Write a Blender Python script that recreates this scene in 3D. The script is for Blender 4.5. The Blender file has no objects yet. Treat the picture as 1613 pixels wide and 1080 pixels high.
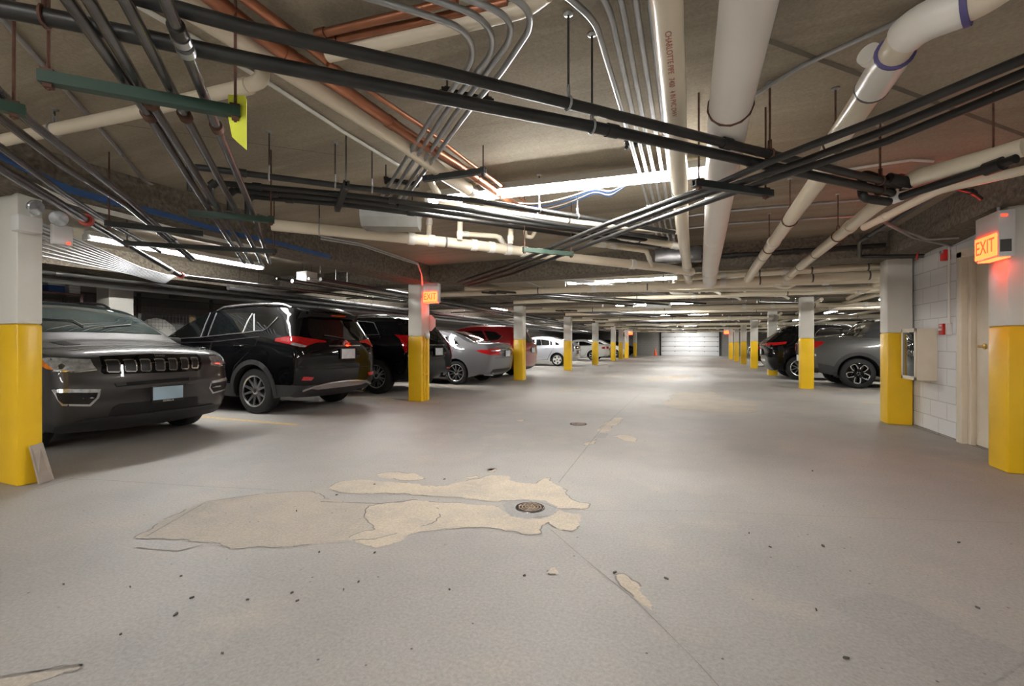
import bpy, bmesh, math, random
from mathutils import Vector, Matrix
from mathutils.bvhtree import BVHTree
from mathutils.geometry import delaunay_2d_cdt
SC = bpy.context.scene
COL = SC.collection
PI = math.pi
random.seed(7)
# ------------------------------------------------------------ camera, world, exposure
F = 717.0; TH = math.radians(21.68); HC = 1.08; CX = 806.5; HY = 542.5
CO, SI = math.cos(TH), math.sin(TH)
cd = bpy.data.cameras.new('camera'); cam = bpy.data.objects.new('camera', cd); COL.objects.link(cam)
cd.sensor_width = 36.0; cd.lens = F / 1613 * 36.0; cd.shift_y = 2.5 / 1613; cd.clip_start = 0.05; cd.clip_end = 200
cam.location = (0, 0, HC); cam.rotation_euler = (PI / 2, 0, TH)
SC.camera = cam
wd = bpy.data.worlds.new('world'); SC.world = wd; wd.use_nodes = True
wd.node_tree.nodes['Background'].inputs[0].default_value = (0.5, 0.5, 0.5, 1)
wd.node_tree.nodes['Background'].inputs[1].default_value = 0.02
vs = SC.view_settings
vs.view_transform = 'Standard'; vs.look = 'None'; vs.gamma = 1; vs.exposure = 0.0
vs.use_curve_mapping = False
TUBE = 146.0          # emission of the fluorescent tubes
SLAB = 2.55          # underside of the slab
BEAM = 2.23          # underside of the dropped beams

# ------------------------------------------------------------ where a line of sight meets a real surface
def ray(px, py):
    a = (px - CX) / F
    return Vector((a * CO - SI, a * SI + CO, (HY - py) / F))
def W(px, py, h):
    d = ray(px, py); t = (h - HC) / d.z
    return Vector((d.x * t, d.y * t, h))
def onX(px, py, X):
    d = ray(px, py); t = X / d.x; return Vector((X, d.y * t, HC + d.z * t))
def onY(px, py, Y):
    d = ray(px, py); t = Y / d.y; return Vector((d.x * t, Y, HC + d.z * t))

# ------------------------------------------------------------ materials
def lin(c):
    c = c / 255.0
    return c / 12.92 if c <= 0.04045 else ((c + 0.055) / 1.055) ** 2.4
def rgb(r, g, b): return (lin(r), lin(g), lin(b), 1)
MATS = {}
def mat(name, col, rough=0.5, metal=0.0, coat=0.0, var=0.12, scale=6.0, bump=0.0, emit=None, es=0.0, spec=0.5, detail=4.0):
    if name in MATS: return MATS[name]
    m = bpy.data.materials.new(name); MATS[name] = m; m.use_nodes = True
    nt = m.node_tree; b = nt.nodes['Principled BSDF']
    b.inputs['Roughness'].default_value = rough; b.inputs['Metallic'].default_value = metal
    b.inputs['Coat Weight'].default_value = coat; b.inputs['Coat Roughness'].default_value = 0.03
    b.inputs['Specular IOR Level'].default_value = spec
    b.inputs['Base Color'].default_value = col
    if var > 0:
        tc = nt.nodes.new('ShaderNodeTexCoord'); n = nt.nodes.new('ShaderNodeTexNoise')
        n.inputs['Scale'].default_value = scale; n.inputs['Detail'].default_value = detail
        nt.links.new(tc.outputs['Object'], n.inputs['Vector'])
        r = nt.nodes.new('ShaderNodeValToRGB')
        lo = [c * (1 - var) for c in col[:3]] + [1]; hi = [min(1, c * (1 + var)) for c in col[:3]] + [1]
        r.color_ramp.elements[0].position = 0.3; r.color_ramp.elements[1].position = 0.7
        r.color_ramp.elements[0].color = lo; r.color_ramp.elements[1].color = hi
        nt.links.new(n.outputs['Fac'], r.inputs['Fac']); nt.links.new(r.outputs['Color'], b.inputs['Base Color'])
        if bump > 0:
            bp = nt.nodes.new('ShaderNodeBump'); bp.inputs['Strength'].default_value = bump; bp.inputs['Distance'].default_value = 0.02
            nt.links.new(n.outputs['Fac'], bp.inputs['Height']); nt.links.new(bp.outputs['Normal'], b.inputs['Normal'])
    if emit:
        b.inputs['Emission Color'].default_value = emit; b.inputs['Emission Strength'].default_value = es
    return m

def concrete(name, base, dark, tan, rough, scale=1.0, streak=False, speck=True):
    m = bpy.data.materials.new(name); MATS[name] = m; m.use_nodes = True
    nt = m.node_tree; L = nt.links.new; N = nt.nodes.new; b = nt.nodes['Principled BSDF']
    tc = N('ShaderNodeTexCoord'); mp = N('ShaderNodeMapping'); L(tc.outputs['Object'], mp.inputs['Vector'])
    if streak: mp.inputs['Scale'].default_value = (0.35, 3.2, 1); mp.inputs['Rotation'].default_value = (0, 0, 0.06)
    def noise(sc, det, rg=0.6, vec=None):
        n = N('ShaderNodeTexNoise'); n.inputs['Scale'].default_value = sc; n.inputs['Detail'].default_value = det
        n.inputs['Roughness'].default_value = rg; L((vec or mp).outputs[0] if vec is None else vec, n.inputs['Vector']); return n
    def ramp(n, p0, p1, c0, c1):
        r = N('ShaderNodeValToRGB'); r.color_ramp.elements[0].position = p0; r.color_ramp.elements[1].position = p1
        r.color_ramp.elements[0].color = c0; r.color_ramp.elements[1].color = c1; L(n.outputs['Fac'], r.inputs['Fac']); return r
    def mix(a, c, fac, mode='MIX'):
        x = N('ShaderNodeMix'); x.data_type = 'RGBA'; x.blend_type = mode
        if isinstance(fac, float): x.inputs[0].default_value = fac
        else: L(fac, x.inputs[0])
        for s, v in ((x.inputs[6], a), (x.inputs[7], c)):
            if isinstance(v, tuple): s.default_value = v
            else: L(v, s)
        return x.outputs[2]
    big = noise(0.55 * scale, 5); mid = noise(2.6 * scale, 8, 0.65); fine = noise(70, 3, 0.7, tc.outputs['Object'])
    W1, B1 = (1, 1, 1, 1), (0, 0, 0, 1)
    c = mix(base, dark, ramp(big, 0.42, 0.72, B1, W1).outputs[0])
    c = mix(c, tan, ramp(mid, 0.52, 0.75, B1, W1).outputs[0])
    g = ramp(fine, 0.3, 0.7, (0.80, 0.80, 0.80, 1), (1.12, 1.12, 1.12, 1)).outputs[0]
    c = mix(c, g, 1.0, 'MULTIPLY')
    if speck:
        v = N('ShaderNodeTexVoronoi'); v.inputs['Scale'].default_value = 9.0; L(tc.outputs['Object'], v.inputs['Vector'])
        sp = N('ShaderNodeValToRGB'); sp.color_ramp.elements[0].position = 0.03; sp.color_ramp.elements[1].position = 0.06
        sp.color_ramp.elements[0].color = W1; sp.color_ramp.elements[1].color = B1; L(v.outputs['Distance'], sp.inputs['Fac'])
        c = mix(c, (dark[0] * .35, dark[1] * .35, dark[2] * .35, 1), sp.outputs[0])
    L(c, b.inputs['Base Color'])
    rr = N('ShaderNodeMapRange'); rr.inputs[3].default_value = rough - .1; rr.inputs[4].default_value = rough + .12
    L(mid.outputs['Fac'], rr.inputs[0]); L(rr.outputs[0], b.inputs['Roughness'])
    bp = N('ShaderNodeBump'); bp.inputs['Strength'].default_value = 0.25; bp.inputs['Distance'].default_value = 0.004
    L(fine.outputs['Fac'], bp.inputs['Height']); L(bp.outputs['Normal'], b.inputs['Normal'])
    return m

def blockwall(name, col, mortar, bw=0.4, bh=0.2, axis='X'):
    m = bpy.data.materials.new(name); MATS[name] = m; m.use_nodes = True
    nt = m.node_tree; L = nt.links.new; N = nt.nodes.new; b = nt.nodes['Principled BSDF']
    tc = N('ShaderNodeTexCoord'); sx = N('ShaderNodeSeparateXYZ'); cb = N('ShaderNodeCombineXYZ')
    L(tc.outputs['Object'], sx.inputs[0]); L(sx.outputs['Y' if axis == 'X' else 'X'], cb.inputs['X']); L(sx.outputs['Z'], cb.inputs['Y'])
    br = N('ShaderNodeTexBrick'); L(cb.outputs[0], br.inputs['Vector'])
    br.inputs['Color1'].default_value = col; br.inputs['Color2'].default_value = tuple(c * .95 for c in col[:3]) + (1,)
    br.inputs['Mortar'].default_value = mortar; br.inputs['Scale'].default_value = 1.0
    br.inputs['Mortar Size'].default_value = 0.006; br.inputs['Brick Width'].default_value = bw; br.inputs['Row Height'].default_value = bh
    L(br.outputs['Color'], b.inputs['Base Color']); b.inputs['Roughness'].default_value = 0.55
    n = N('ShaderNodeTexNoise'); n.inputs['Scale'].default_value = 60; L(tc.outputs['Object'], n.inputs['Vector'])
    ad = N('ShaderNodeMath'); ad.operation = 'MULTIPLY_ADD'; ad.inputs[1].default_value = -1.0
    L(br.outputs['Fac'], ad.inputs[0]); L(n.outputs['Fac'], ad.inputs[2])
    bp = N('ShaderNodeBump'); bp.inputs['Strength'].default_value = 0.5; bp.inputs['Distance'].default_value = 0.008
    L(ad.outputs[0], bp.inputs['Height']); L(bp.outputs['Normal'], b.inputs['Normal'])
    return m

M_FLOOR = concrete('floor_concrete', rgb(174, 170, 165), rgb(152, 150, 147), rgb(182, 173, 162), 0.55)
M_TAN = concrete('bare_concrete', rgb(203, 190, 171), rgb(178, 170, 159), rgb(212, 197, 176), 0.75, 5.0)
M_TAN2 = concrete('worn_concrete', rgb(185, 175, 162), rgb(168, 162, 153), rgb(194, 181, 164), 0.7, 4.0)
M_PATCH = concrete('patch_concrete', rgb(163, 160, 157), rgb(154, 152, 149), rgb(168, 164, 159), 0.6, 2.0)
M_CEIL = concrete('slab_concrete', rgb(160, 149, 130), rgb(130, 120, 103), rgb(172, 160, 140), 0.85, 1.0, True, False)
M_BEAM = mat('beam_coating', rgb(108, 100, 88), 0.95, var=0.4, scale=26, bump=1.0, detail=10)
M_JOINT = mat('joint_dirt', rgb(142, 138, 132), 0.9, var=.25, scale=12)
M_LINE = mat('faded_line_paint', rgb(205, 178, 130), 0.7, var=.2, scale=20)
M_CMU = blockwall('white_block', rgb(226, 226, 226), rgb(192, 192, 192))
M_CMUG = blockwall('grey_block', rgb(150, 148, 144), rgb(120, 118, 114), axis='Y')
M_WALLD = mat('dark_wall', rgb(92, 90, 88), 0.9, var=.2)
M_WHITE = mat('column_white', rgb(224, 221, 212), 0.35, var=.03, scale=3)
M_YEL = mat('column_yellow', rgb(243, 196, 30), 0.35, var=.05, scale=3)
M_CREAM = mat('cream_paint', rgb(226, 216, 196), 0.4, var=.04)
M_PVC = mat('cream_pvc', rgb(226, 214, 192), 0.3, var=.05, scale=3)
M_PVCW = mat('pale_pvc', rgb(232, 227, 218), 0.3, var=.04, scale=3)
M_DUCT = mat('white_jacket', rgb(233, 228, 220), 0.45, var=.03, scale=3, bump=.15)
M_COPPER = mat('copper', rgb(158, 106, 80), 0.36, 0.85, var=.3, scale=5)
M_EMT = mat('galvanised', rgb(178, 180, 182), 0.32, 0.85, var=.12, scale=10)
M_EMTD = mat('dull_galvanised', rgb(128, 130, 132), 0.5, 0.6, var=.15, scale=10)
M_STEEL = mat('dark_steel', rgb(108, 106, 106), 0.27, 0.75, var=.3, scale=8)
M_BLACK = mat('black_pipe', rgb(44, 43, 42), 0.38, 0.35, var=.3, scale=6)
M_RUST = mat('rusty_rod', rgb(92, 62, 50), 0.7, 0.4, var=.4, scale=20)
M_STRUT = mat('green_strut', rgb(42, 66, 54), 0.45, 0.1, var=.15)
M_DSTRUT = mat('dark_strut', rgb(50, 54, 54), 0.45, 0.4, var=.2)
M_BAND = mat('dark_band', rgb(96, 94, 92), 0.5, 0.3)
M_PURPLE = mat('primer_stain', rgb(88, 80, 130), 0.5)
M_REDC = mat('red_coupling', rgb(190, 60, 40), 0.5, var=.2)
M_RED = mat('red_device', rgb(196, 34, 30), 0.4)
M_BLUEC = mat('blue_cable', rgb(48, 84, 138), 0.5)
M_WHITEC = mat('white_cable', rgb(210, 208, 200), 0.5)
M_HOUS = mat('white_enamel', rgb(236, 236, 234), 0.4, var=.02)
M_TUBE = mat('fluorescent_glow', rgb(255, 255, 255), 0.3, var=0, emit=(1.0, 0.985, 0.95, 1), es=TUBE)
M_EXITG = mat('exit_glow', rgb(255, 150, 90), 0.4, var=0, emit=(1.0, 0.028, 0.006, 1), es=20.0)
M_EXITL = mat('exit_letters', rgb(255, 60, 40), 0.4, var=0, emit=(1.0, 0.02, 0.008, 1), es=7.0)
M_BRASS = mat('brass', rgb(200, 165, 90), 0.3, 0.9)
M_TAG = mat('yellow_tag', rgb(226, 232, 70), 0.6)
M_DOORP = mat('door_panel_white', rgb(232, 233, 235), 0.45, var=.02)
M_PAPER = mat('white_plastic', rgb(228, 228, 226), 0.4, var=.03)
M_LEAF = mat('dark_debris', rgb(92, 91, 86), 0.9, var=.3)
M_ORANGE = mat('orange_plastic', rgb(240, 96, 50), 0.5)
M_TILE = mat('tile_board', rgb(178, 166, 154), 0.7, var=.15, scale=7)
M_GALV = mat('sheet_metal', rgb(176, 178, 176), 0.35, 0.6, var=.1)
M_WOOD = mat('pale_wood', rgb(170, 145, 105), 0.7, var=.2)
M_MIRR = mat('cabinet_glass', rgb(70, 76, 78), 0.04, 0.6, var=0)
M_MESH = mat('cage_wire', rgb(120, 122, 124), 0.5, 0.6)
# car materials
M_BLKP = mat('black_car_paint', rgb(7, 7, 9), 0.5, 0.0, 0.7, var=0, spec=0.03)
M_GRYP = mat('graphite_car_paint', rgb(60, 59, 60), 0.42, 0.3, 1.0, var=0, spec=0.3)
M_SILP = mat('silver_car_paint', rgb(112, 111, 114), 0.6, 0.1, 0.8, var=0, spec=0.15)
M_LSLP = mat('light_silver_car_paint', rgb(212, 216, 226), 0.3, 0.35, 1.0, var=0)
M_WHTP = mat('white_car_paint', rgb(228, 230, 226), 0.3, 0.0, 1.0, var=0)
M_REDP = mat('red_car_paint', rgb(140, 18, 22), 0.28, 0.3, 1.0, var=0)
M_SCP = mat('grey_truck_paint', rgb(72, 73, 72), 0.35, 0.25, 1.0, var=0)
M_CLAD = mat('dark_cladding', rgb(44, 44, 46), 0.6, var=.08, scale=30)
M_GAP = mat('shadow_gap', rgb(8, 8, 8), 0.8, var=0)
M_GLASS = mat('tinted_glass', rgb(12, 15, 16), 0.02, 0.0, 0.6, var=0, spec=0.8)
M_GLASSC = mat('windshield_glass', rgb(34, 46, 48), 0.03, 0.0, 0.8, var=.5, scale=3, spec=1.0)
M_CHROME = mat('chrome', rgb(225, 225, 228), 0.08, 1.0, var=0)
M_SATIN = mat('satin_silver', rgb(200, 200, 202), 0.25, 0.9, var=0)
M_RUB = mat('tyre_rubber', rgb(26, 26, 27), 0.75, var=.15, scale=30)
M_TAIL = mat('tail_lamp_red', rgb(176, 14, 20), 0.08, 0.0, 1.0, var=.25, scale=40)
M_CLEAR = mat('clear_lamp', rgb(190, 194, 198), 0.1, 0.5, 1.0, var=.35, scale=22)
M_AMBER = mat('amber_lamp', rgb(232, 130, 40), 0.1, 0.0, 1.0, var=.2, scale=30)
M_PLATE = mat('plate_blue_grey', rgb(168, 196, 214), 0.5, var=.15, scale=3)
M_PLATW = mat('plate_white', rgb(214, 220, 224), 0.5, var=.1, scale=12)
M_NET = mat('grille_mesh', rgb(20, 20, 21), 0.5, var=.5, scale=60)

# ------------------------------------------------------------ mesh helpers
def finish(name, bm, mats, smooth=True, angle=35):
    bmesh.ops.recalc_face_normals(bm, faces=bm.faces)
    me = bpy.data.meshes.new(name); bm.to_mesh(me); bm.free()
    for m in (mats if isinstance(mats, (list, tuple)) else [mats]): me.materials.append(m)
    if smooth and len(me.polygons):
        me.polygons.foreach_set('use_smooth', [True] * len(me.polygons))
        me.set_sharp_from_angle(angle=math.radians(angle))
    return me
def obj(name, bm, mats, parent=None, loc=None, smooth=True, angle=35, rot=None):
    me = finish(name, bm, mats, smooth, angle)
    o = bpy.data.objects.new(name, me); COL.objects.link(o)
    if parent is not None: o.parent = parent
    if loc is not None: o.location = loc
    if rot is not None: o.rotation_euler = rot
    return o
def tag(o, label=None, cat=None, group=None, kind=None):
    if label: o['label'] = label
    if cat: o['category'] = cat
    if group: o['group'] = group
    if kind: o['kind'] = kind
    return o
def thing(name, label, cat, loc=(0, 0, 0), rz=0.0, group=None):
    o = bpy.data.objects.new(name, None); COL.objects.link(o); o.empty_display_size = 0.1
    o.location = loc; o.rotation_euler = (0, 0, rz)
    return tag(o, label, cat, group)
def recentre(o):
    me = o.data
    if not len(me.vertices): return o
    xs = [v.co for v in me.vertices]
    c = Vector([(min(v[i] for v in xs) + max(v[i] for v in xs)) / 2 for i in range(2)] + [min(v[2] for v in xs)])
    me.transform(Matrix.Translation(-c)); o.location = c
    return o
def copy_tree(o, parent=None):
    c = o.copy(); COL.objects.link(c); c.parent = parent
    for ch in list(o.children): copy_tree(ch, c)
    return c
def box(bm, x0, x1, y0, y1, z0, z1, mi=0, bev=0.0):
    vs_ = [bm.verts.new((x, y, z)) for x in (x0, x1) for y in (y0, y1) for z in (z0, z1)]
    fs = [bm.faces.new([vs_[i] for i in q]) for q in ((0, 1, 3, 2), (4, 6, 7, 5), (0, 4, 5, 1), (2, 3, 7, 6), (0, 2, 6, 4), (1, 5, 7, 3))]
    for f in fs: f.material_index = mi
    if bev > 0:
        es = list({e for f in fs for e in f.edges})
        r = bmesh.ops.bevel(bm, geom=es, offset=bev, segments=2, affect='EDGES', profile=0.5)
        for f in r['faces']: f.material_index = mi
    return bm
def boxbm(*a, **k):
    bm = bmesh.new(); box(bm, *a, **k); return bm
def prism(bm, poly, axis, a0, a1, mi=0):
    def P(u, v, w):
        return (w, u, v) if axis == 'x' else (u, w, v) if axis == 'y' else (u, v, w)
    A = [bm.verts.new(P(u, v, a0)) for u, v in poly]; B = [bm.verts.new(P(u, v, a1)) for u, v in poly]
    n = len(poly); fs = [bm.faces.new(A), bm.faces.new(B[::-1])]
    for i in range(n): fs.append(bm.faces.new((A[i], A[(i + 1) % n], B[(i + 1) % n], B[i])))
    for f in fs: f.material_index = mi
def fillet(pts, r, n=5):
    if r <= 0 or len(pts) < 3: return [Vector(p) for p in pts]
    out = [Vector(pts[0])]
    for i in range(1, len(pts) - 1):
        p = Vector(pts[i]); a = (Vector(pts[i - 1]) - p); b = (Vector(pts[i + 1]) - p)
        d = min(r, a.length * .48, b.length * .48); A = p + a.normalized() * d; B = p + b.normalized() * d
        for k in range(n + 1):
            t = k / n; out.append(A * (1 - t) ** 2 + p * 2 * t * (1 - t) + B * t * t)
    out.append(Vector(pts[-1])); return out
def tube(bm, pts, r, n=12, mi=0, caps=True):
    pts = [Vector(p) for p in pts]
    u = None; rings = []
    for i, p in enumerate(pts):
        d = (pts[min(i + 1, len(pts) - 1)] - pts[max(i - 1, 0)]).normalized()
        if u is None:
            u = d.cross(Vector((0, 0, 1)));
            if u.length < 1e-3: u = d.cross(Vector((1, 0, 0)))
            u.normalize()
        else:
            u = (u - d * u.dot(d))
            u.normalize()
        v = d.cross(u)
        rr = r[i] if isinstance(r, (list, tuple)) else r
        rings.append([bm.verts.new(p + (u * math.cos(2 * PI * k / n) + v * math.sin(2 * PI * k / n)) * rr) for k in range(n)])
    for A, B in zip(rings, rings[1:]):
        for k in range(n):
            f = bm.faces.new((A[k], A[(k + 1) % n], B[(k + 1) % n], B[k])); f.material_index = mi
    if caps:
        for R in (rings[0][::-1], rings[-1]):
            f = bm.faces.new(R); f.material_index = mi
    return bm
def tubebm(pts, r, n=12, caps=True):
    bm = bmesh.new(); tube(bm, pts, r, n, 0, caps); return bm
def lathe(bm, prof, n=28, axis='z', mi=0):
    rings = []
    for r, h in prof:
        ring = []
        for k in range(n):
            a = 2 * PI * k / n; x, y = r * math.cos(a), r * math.sin(a)
            ring.append(bm.verts.new({'z': (x, y, h), 'y': (x, h, y), 'x': (h, x, y)}[axis]))
        rings.append(ring)
    for A, B in zip(rings, rings[1:]):
        for k in range(n):
            f = bm.faces.new((A[k], A[(k + 1) % n], B[(k + 1) % n], B[k])); f.material_index = mi
    return rings
def along(pts, t):
    pts = [Vector(p) for p in pts]
    L = [(b - a).length for a, b in zip(pts, pts[1:])]; s = t * sum(L)
    for a, b, l in zip(pts, pts[1:], L):
        if s <= l + 1e-6: return a + (b - a) * (s / max(l, 1e-6)), (b - a).normalized()
        s -= l
    return pts[-1], (pts[-1] - pts[-2]).normalized()
def text_bm(txt, size, depth=0.001, align='CENTER'):
    cu = bpy.data.curves.new('txt', 'FONT'); cu.body = txt; cu.size = size; cu.extrude = depth; cu.align_x = align; cu.align_y = 'CENTER'
    o = bpy.data.objects.new('txt', cu); COL.objects.link(o)
    dg = bpy.context.evaluated_depsgraph_get(); me = bpy.data.meshes.new_from_object(o.evaluated_get(dg))
    bm = bmesh.new(); bm.from_mesh(me)
    bpy.data.objects.remove(o); bpy.data.curves.remove(cu); bpy.data.meshes.remove(me)
    return bm
# ============================================================ SETTING
XL, XR, YB, YE = -12.2, 8.6, -9.0, 47.0
def jag(pts, step=0.05, amp=0.018):
    rg = random.Random(len(pts) * 13 + int(abs(pts[0].x) * 100))
    def split(a, b):
        L = (b - a).length
        if L < step * .5: return [a]
        n = Vector((-(b - a).y, (b - a).x, 0)).normalized(); k = min(L * .16, amp * 2.2)
        m = (a + b) / 2 + n * rg.uniform(-k, k)
        return split(a, m) + split(m, b)
    out = []
    for i, a in enumerate(pts): out += split(Vector((a.x, a.y, 0)), Vector((pts[(i + 1) % len(pts)].x, pts[(i + 1) % len(pts)].y, 0)))
    return out
def floor_poly(bm, px, mi, z, step=0.05, amp=0.018):
    pts = jag([W(x, y, 0) for x, y in px], step, amp) if amp else [W(x, y, 0) for x, y in px]
    if amp and mi in (1, 2):
        rg = random.Random(len(pts))
        on = True
        for a, b in zip(pts, pts[1:]):
            if rg.random() < .06: on = not on
            if on and (b - a).length > 1e-4:
                n = Vector((-(b - a).y, (b - a).x, 0)).normalized() * .0045
                bm.faces.new([bm.verts.new((q.x, q.y, z + .0008)) for q in (a - n, b - n, b + n, a + n)]).material_index = 4
    f = bm.faces.new([bm.verts.new((p.x, p.y, z)) for p in pts]); f.material_index = mi
    bmesh.ops.triangulate(bm, faces=[f])
bm = bmesh.new()
v = [bm.verts.new(p) for p in ((XL, YB, 0), (XR, YB, 0), (XR, YE, 0), (XL, YE, 0))]
bm.faces.new(v)
za = lambda L: [(180 + x * .5704, 700 + y * .5704) for x, y in L]
zb = lambda L: [(600 + x * .496, 560 + y * .496) for x, y in L]
zc_ = lambda L: [(1100 + x * .352, 700 + y * .352) for x, y in L]
zd = lambda L: [(x * .4813, 560 + y * .4813) for x, y in L]
# the big peeled area: darker worn part on the left, bare tan concrete on the right
floor_poly(bm, za([(55, 258), (110, 225), (180, 190), (250, 157), (330, 146), (400, 135), (470, 132), (545, 130), (580, 150), (680, 162), (735, 163), (820, 152), (880, 160), (900, 200), (800, 240), (720, 262), (640, 262), (560, 275), (440, 285), (320, 290), (240, 270), (150, 262)]), 2, .0012)
floor_poly(bm, za([(700, 170), (820, 154), (900, 160), (1000, 168), (1060, 172), (1100, 195), (1180, 205), (1230, 180), (1290, 195), (1285, 225), (1260, 240), (1230, 235), (1200, 215), (1180, 245), (1140, 250), (1080, 240), (1020, 228), (950, 232), (880, 238), (830, 245), (790, 268), (720, 285), (670, 272), (650, 255), (720, 235), (690, 200)]), 1, .0018)
floor_poly(bm, za([(590, 120), (620, 103), (680, 97), (760, 103), (850, 115), (930, 110), (980, 98), (1040, 85), (1090, 88), (1110, 105), (1165, 108), (1205, 92), (1230, 115), (1250, 140), (1315, 165), (1290, 180), (1240, 178), (1180, 160), (1100, 155), (1060, 158), (1000, 152), (900, 142), (800, 135), (700, 135), (620, 132)]), 1, .0022)
floor_poly(bm, za([(725, 82), (780, 75), (830, 80), (858, 95), (800, 100), (740, 92)]), 1, .0015)
floor_poly(bm, za([(1030, 68), (1055, 66), (1050, 76), (1032, 76)]), 1, .0015, .03, .008)
floor_poly(bm, za([(970, 90), (1000, 85), (1010, 92), (980, 96)]), 1, .0015, .03, .008)
floor_poly(bm, za([(1380, 360), (1410, 358), (1450, 385), (1475, 430), (1485, 460), (1450, 435), (1410, 400)]), 1, .0015, .03, .01)
floor_poly(bm, za([(1195, 352), (1218, 338), (1226, 358), (1200, 360)]), 1, .0015, .03, .006)
floor_poly(bm, za([(1070, 165), (1120, 152), (1190, 155), (1225, 172), (1215, 195), (1150, 206), (1090, 198)]), 3, .0028, .04, .004)
for L in ([(710, 215), (740, 198), (765, 195), (765, 205), (720, 240), (690, 245)], [(735, 255), (780, 250), (810, 262), (810, 275), (770, 270)],
          [(640, 280), (685, 265), (680, 280), (645, 287)], [(425, 205), (455, 203), (450, 210)], [(335, 360), (365, 358), (350, 366)]):
    floor_poly(bm, zb(L), 1, .0015, .05, .012)
for L in ([(895, 150), (940, 115), (1050, 113), (1095, 130), (1060, 137), (1180, 145), (1225, 152), (1190, 165), (1190, 180), (1050, 180), (920, 165)],
          [(620, 62), (700, 65), (770, 57), (760, 68), (690, 70)], [(820, 72), (880, 62), (900, 66), (930, 76), (860, 82)], [(550, 110), (620, 96), (660, 100), (600, 114)]):
    floor_poly(bm, zb(L), 2, .0015, .10, .03)
floor_poly(bm, zb([(900, 64), (985, 62), (990, 70), (910, 76)]), 7, .0017, .1, .02)
floor_poly(bm, zb([(672, 262), (695, 245), (722, 247), (718, 262)]), 3, .0017, .05, .005)
floor_poly(bm, zc_([(600, 720), (760, 660), (850, 670), (1000, 725), (1458, 930), (1470, 990), (1290, 1070), (1150, 1075), (900, 900)]), 3, .0012, .06, .012)
floor_poly(bm, zd([(-60, 1060), (100, 1035), (180, 1020), (270, 1013), (255, 1030), (150, 1060), (20, 1110), (-60, 1130)]), 2, .0012, .05, .012)
floor_poly(bm, [(588, 632), (640, 625), (700, 632), (690, 636), (600, 637)], 2, .0012, .05, .008)
def joint(px, w=.006, mi=4, z=.002):
    P = [W(x, y, 0) for x, y in px]
    for a, b in zip(P, P[1:]):
        d = (b - a).normalized(); n = Vector((-d.y, d.x, 0)) * w / 2
        bm.faces.new([bm.verts.new((q.x, q.y, z)) for q in (a - n, b - n, b + n, a + n)]).material_index = mi
joint([(1010, 618), (985, 640), (950, 672), (900, 735), (880, 760)], .006)
joint([(865, 832), (920, 880), (1000, 945), (1100, 1045), (1140, 1090)], .0035)
joint([(60, 752), (180, 757), (300, 765), (440, 772)], .005); joint([(60, 770), (120, 752)], .007)
joint([(920, 804), (1100, 805), (1350, 815), (1613, 824)], .003)
joint([(505, 790), (560, 792), (600, 793), (640, 789)], .014)
joint([(215, 862), (240, 865), (280, 868), (320, 858)], .010); joint([(230, 845), (260, 828), (325, 790), (410, 778)], .008)
joint([(0, 1068), (60, 1058), (130, 1048)], .012)
joint([(1438, 672), (1552, 708)], .03)
# faded stall lines between the parked cars
def stripe(xa, xb, y, w=.1, mi=5):
    f = bm.faces.new([bm.verts.new(q) for q in ((xa, y - w / 2, .0012), (xb, y - w / 2, .0012), (xb, y + w / 2, .0012), (xa, y + w / 2, .0012))]); f.material_index = mi
for y in (4.62, 7.55, 10.35, 13.1, 15.95, 18.7, 21.6, 24.5, 27.4, 30.5): stripe(-10.0, -4.95, y)
for y in (10.3, 13.1, 15.7, 18.3, 20.9, 23.3, 25.9): stripe(2.9, 8.0, y)
floor = obj('floor', bm, [M_FLOOR, M_TAN, M_TAN2, M_PATCH, M_JOINT, M_LINE, M_JOINT, M_TAN], smooth=False)
tag(floor, 'grey concrete garage floor with peeled tan patches', kind='structure')

bm = bmesh.new(); box(bm, XL, XR, YB, YE, SLAB, SLAB + .2)
def cjoint(px, w=.03):
    P = [W(x, y, SLAB) for x, y in px]
    for a, b in zip(P, P[1:]):
        d = (b - a).normalized(); n = Vector((-d.y, d.x, 0)) * w / 2
        bm.faces.new([bm.verts.new((q.x, q.y, SLAB - .002)) for q in (a - n, b - n, b + n, a + n)]).material_index = 1
cjoint([(1180, 52), (1390, 130), (1640, 222)]); cjoint([(330, 268), (640, 300)], .01); cjoint([(150, 190), (540, 245)], .008)
ceil = obj('ceiling', bm, [M_CEIL, mat('slab_joint', rgb(104, 97, 84), .9, var=.1)], smooth=False); tag(ceil, 'bare concrete slab ceiling', kind='structure')

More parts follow.
